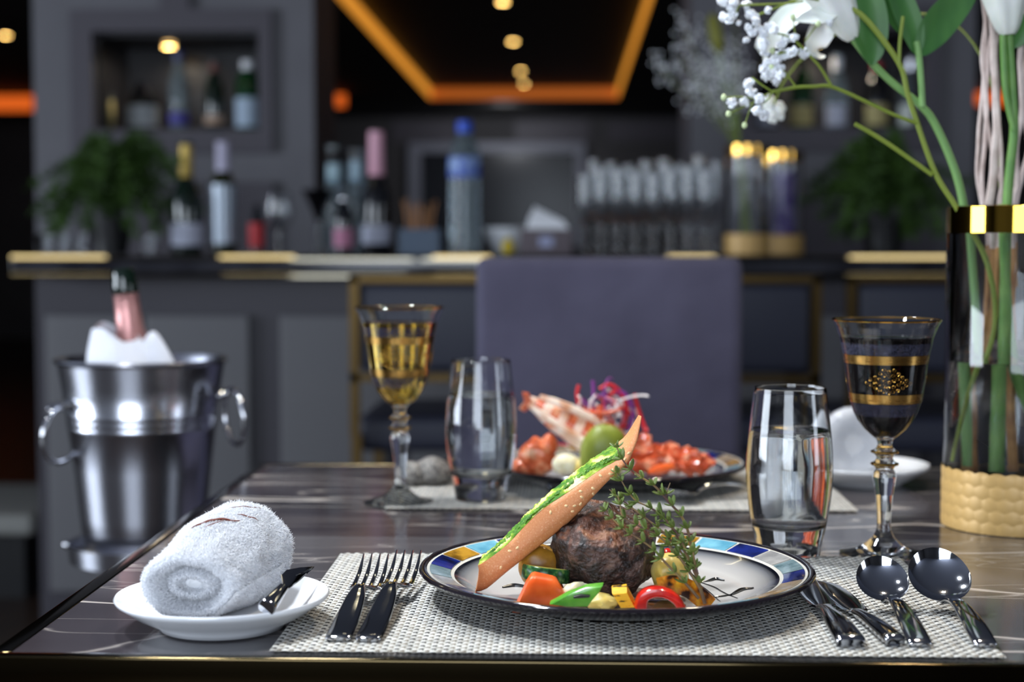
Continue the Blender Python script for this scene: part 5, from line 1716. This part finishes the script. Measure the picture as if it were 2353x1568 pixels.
# ================================================================ CHAMPAGNE BUCKET ON ITS STAND
BKX, BKY, BKZ = -0.5345, 1.95, 0.622
M['bucket'] = mat('bucket_steel', (200, 202, 212), 0.24, metal=1.0)
bkt = thing('champagne_bucket', 'polished steel champagne bucket with ring handles beside the table', 'bucket', (BKX, BKY, BKZ))
hB = 0.236
prof = [(0, 0.0), (0.072, 0.0), (0.0745, 0.003), (0.0790, 0.04), (0.0855, 0.10), (0.0917, 0.150), (0.0922, 0.1506), (0.0927, 0.1548), (0.0924, 0.1554), (0.0927, 0.158), (0.0932, 0.1586), (0.0937, 0.1628), (0.0934, 0.1634),
        (0.0937, 0.166), (0.0942, 0.1666), (0.0947, 0.1708), (0.0944, 0.1714), (0.0985, 0.205), (0.1030, hB - 0.004), (0.1065, hB - 0.003), (0.1085, hB), (0.1070, hB + 0.003), (0.1035, hB + 0.002),
        (0.1000, hB - 0.006), (0.0950, 0.19), (0.0760, 0.04), (0.070, 0.005), (0, 0.005)]
part('vessel', lathe(prof, 96), M['bucket'], bkt, sharp=35)
for pts_k, ring_c, rot in (([(-0.6307, 1.88, 0.8017), (-0.6102, 1.88, 0.8082), (-0.5887, 1.88, 0.8109)], (-0.6151, 1.88, 0.7719), 42), ([(-0.4342, 1.93, 0.8136), (-0.4265, 1.93, 0.8174), (-0.421, 1.93, 0.8191)], (-0.4137, 1.93, 0.7886), -86)):
    hd = part('handle_mount', join(tube(spline(pts_k, 10), [0.0045, 0.0062, 0.0045, 0.0062, 0.0045, 0.0060, 0.0045, 0.0058, 0.0045, 0.006], 12)), M['chrome'], bkt, world=True)
    Rm = Matrix.Translation(ring_c) @ Matrix.Rotation(R(rot), 4, 'Z') @ Matrix.Rotation(R(8), 4, 'Y')
    part('ring_handle', xf(torus(0.0350, 0.0030, 48, 10, 'x' if False else 'y'), Rm @ Matrix.Rotation(R(28), 4, 'Z')), M['chrome'], hd, world=True)
std = thing('bucket_stand', 'steel pedestal stand holding the champagne bucket', 'stand', (BKX, BKY, 0))
part('dish', lathe([(0, 0.600), (0.070, 0.600), (0.092, 0.606), (0.0945, 0.628), (0.0925, 0.629), (0.090, 0.616), (0.078, 0.6125), (0, 0.6125)], 64), M['bucket'], std)
part('pole', lathe([(0.016, 0.02), (0.012, 0.04), (0.012, 0.57), (0.022, 0.600), (0, 0.6005)], 24), M['bucket'], std)
part('foot', lathe([(0, 0.0), (0.15, 0.0), (0.15, 0.008), (0.10, 0.016), (0.016, 0.024), (0, 0.024)], 48), M['bucket'], std)
for sx in (-1, 1):
    part('knob', mv(blob(0.006, 0.006, 0.006, 2), sx * 0.099, 0, 0.622), M['chrome'], std)

# bottle leaning in the bucket
M['bottle_green'] = mat('dark_green_glass', (10, 26, 16), 0.06, coat=0.5)
M['rose_foil'] = mat('rose_foil', (206, 150, 146), 0.32, metal=0.55, bump=(160, 0.35, 0.002))
bt = thing('champagne_bottle', 'champagne bottle with dark top and pink foil neck standing in the bucket', 'bottle', (BKX + 0.012, BKY + 0.005, BKZ + 0.012))
bt.rotation_euler = (0, R(-6), 0)
hh = 0.335
part('glass', lathe([(0, 0.0), (0.040, 0.0), (0.042, 0.004), (0.042, 0.16), (0.036, 0.20), (0.022, 0.245), (0.0155, 0.27), (0.0140, 0.305), (0.0150, 0.3055), (0.0160, 0.311), (0.0160, 0.322), (0.0148, 0.327), (0.0148, hh), (0.012, hh + 0.006), (0, hh + 0.006)], 40), M['bottle_green'], bt, sharp=50)
part('foil_neck', lathe([(0.0380, 0.195), (0.0240, 0.242), (0.0178, 0.262), (0.0160, 0.285), (0.0154, 0.306), (0.0160, 0.3075), (0.0166, 0.3082), (0.015, 0.309)], 40), M['rose_foil'], bt)
M['linen'] = mat('white_linen', (232, 234, 242), 0.85, bump=(40, 0.2, 0.004))
nk = thing('linen_napkin', 'white linen napkin wrapped around the champagne bottle neck', 'napkin', (BKX - 0.003, BKY - 0.02, BKZ + hB - 0.03))
rings = []
na = 60
for i in range(14):
    u = i / 13
    ring = []
    for k in range(na):
        a = 2 * PI * k / na
        top_h = 0.066 + 0.010 * math.cos(a - 2.9) + 0.004 * math.sin(3 * a + 1)
        if abs(((a + PI) % (2 * PI)) - PI) < 0.9:
            top_h += 0.002
        r_ = 0.050 - 0.022 * u ** 1.3 + 0.0025 * math.sin(5 * a + 3 * u) * (1 - 0.4 * u)
        cx = -0.012 - 0.010 * u
        ring.append((cx + r_ * math.cos(a) * 1.0, r_ * 0.85 * math.sin(a) - 0.004, u * top_h))
    rings.append(ring)
part('wrap', loft(rings, True, False), M['linen'], nk, sharp=80)
pk = []
for i in range(10):
    u = i / 9
    c = Vector((0.012 + 0.012 * (1 - u), -0.004, 0.0))
    w = 0.034 * (1 - u) ** 0.8 + 0.002
    pk.append([(c.x + w * math.cos(a) + 0.012 * u, c.y + w * 0.45 * math.sin(a), 0.066 * u ** 0.8 + 0.002 * math.sin(4 * a)) for a in [2 * PI * k / 24 for k in range(24)]])
part('folded_corner', loft(pk, True, True), M['linen'], nk, sharp=80)

# ================================================================ THINGS ON THE BAR
BZ = 0.979
def lp(name, **k):
    return mat(name, **k)


def bottle(name, label, prof, body, loc, cap=None, lab=None, group=None, cat='bottle', rim=None, extra=None):
    """prof: body lathe; cap=(profile, mat); lab=(z0,z1,r,mat)."""
    t = thing(name, label, cat, loc, 0, group)
    part('glass_body', lathe(prof, 28), body, t, sharp=50)
    if cap:
        part('cap', lathe(cap[0], 24), cap[1], t, sharp=50)
    if lab:
        z0, z1, r_, m = lab
        part('label', lathe([(r_, z0), (r_ + 0.0006, z0), (r_ + 0.0006, z1), (r_, z1)], 28), m, t, sharp=50)
    return t


def wine_prof(r=0.037, h=0.30, sh=0.19, nr=0.0135):
    return [(0, 0.0), (r * 0.96, 0.0), (r, 0.004), (r, sh), (r * 0.85, sh + 0.022), (nr * 1.25, sh + 0.05), (nr, sh + 0.065), (nr, h - 0.01), (nr * 1.12, h - 0.008), (nr * 1.12, h), (0, h)]


G_BAR = 'bottles on the bar counter'
m_olive = mat('olive_glass', (30, 34, 12), 0.06, coat=0.5)
m_paper = mat('paper_label', (176, 180, 198), 0.7)
m_cream = mat('cream_label', (176, 164, 112), 0.7)
m_gfoil = mat('gold_foil', (196, 168, 90), 0.35, metal=0.5)
m_lilac = mat('lilac_cap', (186, 182, 206), 0.5)
m_pink = mat('pink_foil', (214, 160, 178), 0.45)
m_clear = mat('clear_bottle', (214, 232, 240), 0.0, trans=0.9, ior=1.3)
m_blue = mat('blue_plastic', (34, 80, 200), 0.4)
m_red = mat('red_label', (170, 26, 34), 0.5)
m_dark = mat('dark_bottle', (14, 14, 18), 0.08, coat=0.5)

bottle('champagne_bottle', 'dark green champagne bottle with gold foil neck on the bar beside the fern', wine_prof(0.042, 0.305, 0.15, 0.017), M['bottle_green'], (-1.0281, 4.22, 0.9882)[:2] + (BZ,),
       ([(0.0178, 0.195), (0.0186, 0.196), (0.0176, 0.296), (0, 0.297)], m_gfoil), (0.025, 0.085, 0.0425, m_paper), G_BAR)
bottle('wine_bottle', 'olive wine bottle with lilac white capsule next to the gold-necked bottle', wine_prof(0.036, 0.305, 0.18, 0.014), m_olive, (-0.9348, 4.25, 0.9881)[:2] + (BZ,),
       ([(0.0188, 0.222), (0.0192, 0.224), (0.0186, 0.306), (0, 0.307)], m_lilac), (0.03, 0.19, 0.0365, mat('silver_label', (150, 160, 172), 0.3, metal=0.3)), G_BAR)
bottle('bitters_bottle', 'small bottle with bright red label on the bar', wine_prof(0.020, 0.125, 0.07, 0.009), m_dark, (-0.834, 4.2, 0.9883)[:2] + (BZ,), None, (0.02, 0.085, 0.0205, m_red), G_BAR)
bottle('spirit_bottle', 'tall clear spirit bottle, first of two beside the pink-necked bottle', wine_prof(0.031, 0.30, 0.15, 0.020), m_clear, (-0.6425, 4.34, 0.9879)[:2] + (BZ,), ([(0.0215, 0.255), (0.0222, 0.256), (0.0218, 0.30), (0, 0.30)], M['black']), (0.20, 0.25, 0.0208, mat('pale_neck_label', (150, 176, 186), 0.5)), G_BAR)
bottle('spirit_bottle', 'tall clear spirit bottle, second of two, directly beside the pink-necked bottle', wine_prof(0.031, 0.29, 0.15, 0.019), m_clear, (-0.5793, 4.34, 0.9879)[:2] + (BZ,), None, (0.20, 0.26, 0.0198, mat('pale_neck_label_b', (140, 164, 178), 0.5)), G_BAR)
bottle('rose_bottle', 'dark sparkling bottle with tall pink foil neck on the bar', wine_prof(0.040, 0.335, 0.16, 0.0175), m_dark, (-0.5162, 4.26, 0.9881)[:2] + (BZ,), ([(0.0215, 0.215), (0.0225, 0.217), (0.0205, 0.334), (0, 0.336)], m_pink), (0.03, 0.08, 0.0405, m_paper), G_BAR)
bottle('liqueur_bottle', 'squat bottle with pale pink label on the bar between the spirit bottles', wine_prof(0.026, 0.15, 0.09, 0.011), m_dark, (-0.5925, 4.16, 0.9884)[:2] + (BZ,), ([(0.012, 0.12), (0.0125, 0.15), (0, 0.151)], M['chrome']), (0.02, 0.07, 0.0265, mat('pinkish_label', (170, 110, 136), 0.6)), G_BAR)
# PET water bottle with ribs
wb = thing('water_bottle', 'large clear plastic water bottle with blue cap and blue label on the bar', 'bottle', (-0.2694, 4.16, 0.9861)[:2] + (BZ,), 0, G_BAR)
pr_ = [(0, 0.0), (0.036, 0.0), (0.040, 0.006)]
for k in range(9):
    z = 0.012 + 0.022 * k
    pr_ += [(0.042, z), (0.0395, z + 0.011)]
pr_ += [(0.042, 0.215), (0.042, 0.262), (0.036, 0.285), (0.020, 0.315), (0.0140, 0.325), (0.0140, 0.335), (0, 0.335)]
part('plastic_body', lathe(pr_, 32), m_clear, wb, sharp=60)
part('label', lathe([(0.0424, 0.205), (0.0428, 0.205), (0.0428, 0.258), (0.0424, 0.258)], 32), mat('blue_label', (60, 96, 190), 0.5, var=(40, 2, [(0.4, (30, 62, 170)), (0.65, (150, 176, 220))])), wb)
part('cap', lathe([(0.018, 0.322), (0.0205, 0.323), (0.0205, 0.352), (0.018, 0.354), (0, 0.354)], 24), m_blue, wb, sharp=50)

# stemware
m_gl = M['glass']


def stem_glass(label, loc, h, r, bowl_mat=None, name='stem_glass', group=None, shape='flute'):
    t = thing(name, label, 'glass', loc, 0, group)
    th = 0.0016
    if shape == 'flute':
        o = [(r * 0.22, h * 0.36), (r * 0.7, h * 0.45), (r, h * 0.62), (r * 0.92, h)]
    elif shape == 'martini':
        o = [(0.006, h * 0.52), (r * 0.5, h * 0.75), (r, h)]
    else:
        o = [(r * 0.3, h * 0.42), (r * 0.85, h * 0.5), (r, h * 0.68), (r * 0.82, h)]
    i_ = [(max(q - th, 0.001), z + (th if k == 0 else 0)) for k, (q, z) in enumerate(o)][::-1]
    part('bowl', lathe([(0, o[0][1] - 0.002)] + o + i_ + [(0, o[0][1] + th)], 24), bowl_mat or m_gl, t, sharp=60)
    part('stem', lathe([(0, 0.0), (r * 0.85, 0.0), (r * 0.85, 0.002), (0.006, 0.006), (0.004, h * 0.2), (0.0045, o[0][1]), (0, o[0][1])], 20), m_gl, t, sharp=60)
    return t


stem_glass('short wine goblet on the bar beside the black cocktail glass', (-0.7713, 4.18, 0.9883)[:2] + (BZ,), 0.165, 0.040, None, 'wine_goblet', 'glasses on the bar', 'goblet')
stem_glass('black cocktail glass on a clear stem on the bar', (-0.6665, 4.2, 0.9883)[:2] + (BZ,), 0.175, 0.045, mat('black_glass', (8, 8, 10), 0.08, coat=0.5), 'cocktail_glass', 'glasses on the bar', 'martini')
rng = random.Random(21)
for row, (Y, X0, DX) in enumerate(((4.12, 0.0464, 0.0455), (4.30, 0.0753, 0.0475))):
    for j in range(8):
        X = X0 + DX * j
        h = 0.205 + 0.04 * row + 0.03 * rng.random()
        stem_glass('tall stemmed glass on the bar, %s row, %s from the napkin box' % (('front', 'rear')[row], ('first', 'second', 'third', 'fourth', 'fifth', 'sixth', 'seventh', 'eighth', 'ninth')[j]),
                   (X, Y, BZ), h, 0.0205, None, 'champagne_flute', 'champagne flutes on the bar', 'flute')
for i, x in enumerate((-1.3586, -1.3136, -1.2651, -1.0883)):
    t = thing('shot_glass', ('first', 'second', 'third', 'fourth')[i] + ' small clear glass on the bar at the fern end', 'glass', (x, 4.05, BZ), 0, 'small glasses at the bar end')
    part('vessel', lathe([(0, 0), (0.020, 0), (0.024, 0.055), (0.022, 0.055), (0.018, 0.008), (0, 0.008)], 24), m_gl, t, sharp=50)
# skewer holder
sk = thing('skewer_holder', 'blue box holding wooden picks on the bar beside the water bottle', 'holder', (-0.3946, 4.22, 0.9883)[:2] + (BZ,))
part('box', join(box(-0.055, 0.055, -0.03, 0.03, 0, 0.004), box(-0.055, 0.055, -0.03, -0.027, 0.004, 0.07), box(-0.055, 0.055, 0.027, 0.03, 0.004, 0.07), box(-0.055, -0.052, -0.027, 0.027, 0.004, 0.07), box(0.052, 0.055, -0.027, 0.027, 0.004, 0.07)),
     mat('dark_blue_box', (24, 56, 84), 0.4), sk, smooth=False)
for q in range(14):
    x0, y0 = rng.uniform(-0.045, 0.045), rng.uniform(-0.02, 0.02)
    part('pick', tube([(x0 * 0.8, y0, 0.006), (x0 + rng.uniform(-0.02, 0.02), y0, rng.uniform(0.11, 0.15))], 0.0022, 5), mat('pick_wood', (170, 120, 76), 0.7) if q == 0 else bpy.data.materials['pick_wood'], sk)
# white bowl, lemon, napkin box
solo('serving_bowl', mv(lathe([(0, 0), (0.03, 0), (0.05, 0.03), (0.066, 0.075), (0.064, 0.075), (0.046, 0.03), (0, 0.008)], 36), *((-0.1647, 4.36, 0.9879)[:2] + (BZ,))), M['porcelain'], 'white bowl on the bar behind the lemon', 'bowl')
solo('lemon', mv(join(blob(0.017, 0.017, 0.022, 3), mv(blob(0.005, 0.005, 0.006, 2), 0, 0, 0.022)), *((-0.1514, 4.1, 0.9886)[:2] + (BZ + 0.021,))), mat('lemon', (196, 170, 30), 0.45), 'yellow lemon standing on the bar before the white bowl', 'lemon')
nb = thing('napkin_box', 'taupe napkin box with peaked white napkins on the bar', 'box', (-0.0528, 4.14, 0.9885)[:2] + (BZ,))
part('box', box(-0.068, 0.068, -0.05, 0.05, 0, 0.068, 0.004), mat('taupe_leather', (92, 82, 88), 0.6), nb)
part('emblem', box(-0.018, 0.018, -0.0512, -0.050, 0.022, 0.048), mat('pale_emblem', (140, 146, 180), 0.4), nb, smooth=False)
part('napkin', loft([[(-0.055, -0.03, 0.068), (0.06, -0.03, 0.068), (0.06, 0.03, 0.068), (-0.055, 0.03, 0.068)], [(-0.042, -0.02, 0.105), (0.045, -0.02, 0.09), (0.045, 0.02, 0.09), (-0.042, 0.02, 0.105)],
                      [(-0.030, -0.008, 0.128), (-0.012, -0.008, 0.118), (-0.012, 0.008, 0.118), (-0.030, 0.008, 0.128)]]), M['white'], nb, smooth=False)

# twin gold vases on the bar
def bar_vase(label, loc, flowers):
    t = thing('glass_vase', label, 'vase', loc, 0, 'gold rimmed vases')
    part('glass_wall', lathe([(0, 0), (0.056, 0), (0.058, 0.003), (0.058, 0.283), (0.0555, 0.283), (0.0555, 0.01), (0, 0.01)], 40), m_gl, t, sharp=50)
    part('gold_rim_band', lathe([(0.0583, 0.262), (0.0595, 0.262), (0.0595, 0.285), (0.055, 0.285)], 40), M['gold'], t, sharp=50)
    part('gold_base', lathe([(0.0583, 0.0), (0.0600, 0.001), (0.0600, 0.054), (0.0583, 0.055)], 40), M['gold_scale'], t, sharp=50)
    return t


bar_vase('gold-rimmed glass vase on the bar, the fuller of the two', ((0.4759, 4.15, 0.9885)[:2]) + (BZ,), True)
bar_vase('gold-rimmed glass vase on the bar, partly behind its twin', ((0.6013, 4.4, 0.9879)[:2]) + (BZ,), False)
bq = thing('baby_breath_bunch', 'hazy bunch of white baby\'s breath in the vase on the bar', 'flower', ((0.4759, 4.15, 0.9885)[:2]) + (BZ + 0.012,))
rng = random.Random(8)
tops = []
for k in range(16):
    e = Vector((-0.10 + rng.gauss(0, 0.055), rng.gauss(0, 0.05), 0.47 + rng.gauss(0, 0.05)))
    part('stem', tube(spline([(rng.uniform(-0.02, 0.02), 0, 0.0), (-0.02, 0, 0.25), tuple(e)], 8), 0.0012, 5), M['stem_olive'], bq)
    tops.append(e)
cl = []
for k in range(420):
    e = tops[k % 16]
    cl.append(mv(blob(0.0042, 0.0042, 0.0042, 1), e.x + rng.gauss(0, 0.025), e.y + rng.gauss(0, 0.025), e.z + rng.gauss(0, 0.03)))
part('blossoms', join(*cl), M['blossom'], bq, kind='stuff')
lb3 = thing('lily_bud', 'yellow-green lily bud standing in the vase on the bar', 'flower', ((0.4609, 4.18, 0.9885)[:2]) + (BZ + 0.012,))
part('stem', tube(spline([(0.01, 0, 0), (-0.01, 0, 0.3), (-0.06, 0, 0.52)], 10), 0.004, 6), M['stem_green'], lb3)
part('bud', mv(xf(blob(0.019, 0.019, 0.055, 3), Matrix.Rotation(R(-12), 4, 'Y')), -0.068, 0, 0.57), mat('yellow_bud', (130, 130, 50), 0.5), lb3)
pw = thing('purple_ribbon', 'purple ribbon wrap inside the rear vase on the bar', 'ribbon', ((0.6062, 4.4, 0.9879)[:2]) + (BZ + 0.012,))
part('band', lathe([(0.030, 0.0), (0.031, 0.0), (0.033, 0.22), (0.032, 0.22)], 24), mat('purple', (92, 60, 160), 0.5, var=(30, 2, [(0.4, (60, 30, 130)), (0.6, (150, 136, 190))])), pw)

# ferns at both ends
M['fern'] = mat('fern_green', (44, 74, 18), 0.7, var=(14, 2, [(0.3, (30, 54, 10)), (0.7, (62, 94, 26))]))


def fern(label, loc, seed, sx=1.0):
    rg = random.Random(seed)
    t = thing('potted_fern', label, 'plant', loc, 0, 'feathery ferns on the bar')
    part('pot', lathe([(0, 0), (0.045, 0), (0.06, 0.10), (0.056, 0.10), (0.045, 0.09), (0, 0.088)], 28), M['black'], t, sharp=50)
    for k in range(46):
        a = 2 * PI * k / 46 + rg.uniform(-0.2, 0.2)
        reach = rg.uniform(0.10, 0.25) * sx
        hgt = rg.uniform(0.10, 0.23)
        drop = rg.uniform(0.02, 0.24)
        p0 = Vector((0, 0, 0.09))
        p1 = Vector((math.cos(a) * reach * 0.45, math.sin(a) * reach * 0.35, 0.09 + hgt))
        p2 = Vector((math.cos(a) * reach, math.sin(a) * reach * 0.7, max(0.06, 0.09 + hgt - drop)))
        S = spline([tuple(p0), tuple(p1), tuple(p2)], 18)
        gs = [tube(S, 0.0014, 4)]
        v, f = [], []
        for i in range(4, 18):
            for q in range(12):
                d = Vector((rg.gauss(0, 1), rg.gauss(0, 1), rg.gauss(0, 0.7))).normalized()
                b_ = Vector(S[i]) + Vector((rg.gauss(0, 0.004),) * 3)
                e = b_ + d * rg.uniform(0.014, 0.034)
                s_ = d.cross(Vector((rg.gauss(0, 1), rg.gauss(0, 1), rg.gauss(0, 1)))).normalized() * 0.0034
                n0 = len(v)
                v += [tuple(b_ - s_ * 0.4), tuple(b_ + s_ * 0.4), tuple((b_ + e) / 2 + s_), tuple(e), tuple((b_ + e) / 2 - s_)]
                f.append((n0, n0 + 1, n0 + 2, n0 + 3, n0 + 4))
        part('frond', join(gs[0], (v, f)), M['fern'], t, smooth=False)
    return t


fern('feathery green fern on the bar before the bottle niche, at the bucket end', ((-1.2485, 4.26, 0.9881)[:2]) + (BZ,), 4, 1.05)
fern('feathery green fern on the bar behind the tall flowers', ((0.8555, 4.26, 0.9883)[:2]) + (BZ,), 9, 0.92)

# bottles in the niches
G_N = 'bottles in the wall niche'
NZ = 1.397
mg = mat('gin_green', (16, 70, 30), 0.06, trans=0.4, coat=0.5)
bottle('liqueur_bottle', 'clear bottle with yellow cap and cream label in the niche above the fern', wine_prof(0.045, 0.245, 0.12, 0.018), m_clear, ((-1.6288, 5.46, 1.4228)[:2]) + (NZ,), ([(0.02, 0.20), (0.021, 0.245), (0, 0.246)], m_gfoil), (0.02, 0.115, 0.0455, m_cream), G_N)
bottle('decanter', 'black squat bottle with tilted white label in the niche', wine_prof(0.052, 0.18, 0.11, 0.018), m_dark, ((-1.4812, 5.46, 1.4225)[:2]) + (NZ,), None, (0.02, 0.095, 0.0525, mat('grey_label', (150, 156, 160), 0.6)), G_N)
bottle('spirit_bottle', 'tall clear bottle with dark blue stopper in the niche', wine_prof(0.034, 0.285, 0.17, 0.014), m_clear, ((-1.3524, 5.46, 1.4221)[:2]) + (NZ,), ([(0.018, 0.25), (0.02, 0.285), (0, 0.286)], mat('blue_stopper', (30, 34, 90), 0.3)), (0.03, 0.07, 0.0345, mat('violet_label', (60, 56, 140), 0.5)), G_N)
bottle('spirit_bottle', 'dark green bottle with reddish cap and pale round labels in the niche', wine_prof(0.034, 0.25, 0.15, 0.014), M['bottle_green'], ((-1.2267, 5.46, 1.4218)[:2]) + (NZ,), ([(0.0145, 0.21), (0.015, 0.25), (0, 0.251)], mat('dull_red', (90, 30, 28), 0.5)), (0.03, 0.06, 0.0345, mat('beige_label', (168, 140, 120), 0.6)), G_N)
bottle('gin_bottle', 'green gin bottle with white cap and white label in the niche', wine_prof(0.042, 0.25, 0.17, 0.016), mg, ((-1.1105, 5.46, 1.4215)[:2]) + (NZ,), ([(0.0205, 0.205), (0.021, 0.25), (0, 0.251)], M['white']), (0.02, 0.12, 0.0425, mat('gin_label', (168, 186, 206), 0.6)), G_N)
for i, (x, m, lm, lb) in enumerate(((0.0, m_dark, m_paper, 'dark bottle with pale label at the near edge of the niche behind the flowers'), (0.1215, mg, m_cream, 'green bottle with cream label in the niche behind the flowers'),
                                    (0.2430, m_clear, m_paper, 'clear bottle with pale blue label in the niche behind the flowers'), (0.3797, m_dark, m_cream, 'dark bottle with cream label in the niche behind the lily leaves'),
                                    (0.4936, m_clear, mat('white_label', (200, 206, 200), 0.6), 'clear bottle with white label at the niche end behind the lily leaves'))):
    bottle('liqueur_bottle', lb, wine_prof(0.038, 0.24 + 0.01 * (i % 3), 0.15, 0.015), m, ((0.688, 5.46, 1.4167)[0] + x, 5.46, NZ), ([(0.016, 0.21), (0.0165, 0.24 + 0.01 * (i % 3)), (0, 0.251)], (m_gfoil, M['black'], M['white'], m_red, M['chrome'])[i]), (0.02, 0.09, 0.0385, lm), G_N)
# small warm spots inside the niches
for x, z, lb in ((-1.395, 1.690, 'small warm spot inside the niche above the fern'), (0.86, 1.690, 'small warm spot inside the niche behind the flowers')):
    t = thing('niche_spotlight', lb, 'light', (x, 5.5, z + 0.024), 0, 'niche spots')
    disk_light('niche_beam', (x, 5.5, z + 0.008), (x, 5.5, 1.4), 0.03, 0.9, (1.0, 0.9, 0.75), 160)
    part('lens', lathe([(0, -0.012), (0.020, -0.012), (0.020, -0.004), (0, -0.004)], 20), M['lamp'], t)
    part('trim_ring', lathe([(0.020, -0.001), (0.026, -0.001), (0.026, -0.010), (0.020, -0.012), (0.020, -0.001)], 20), M['chrome'], t)
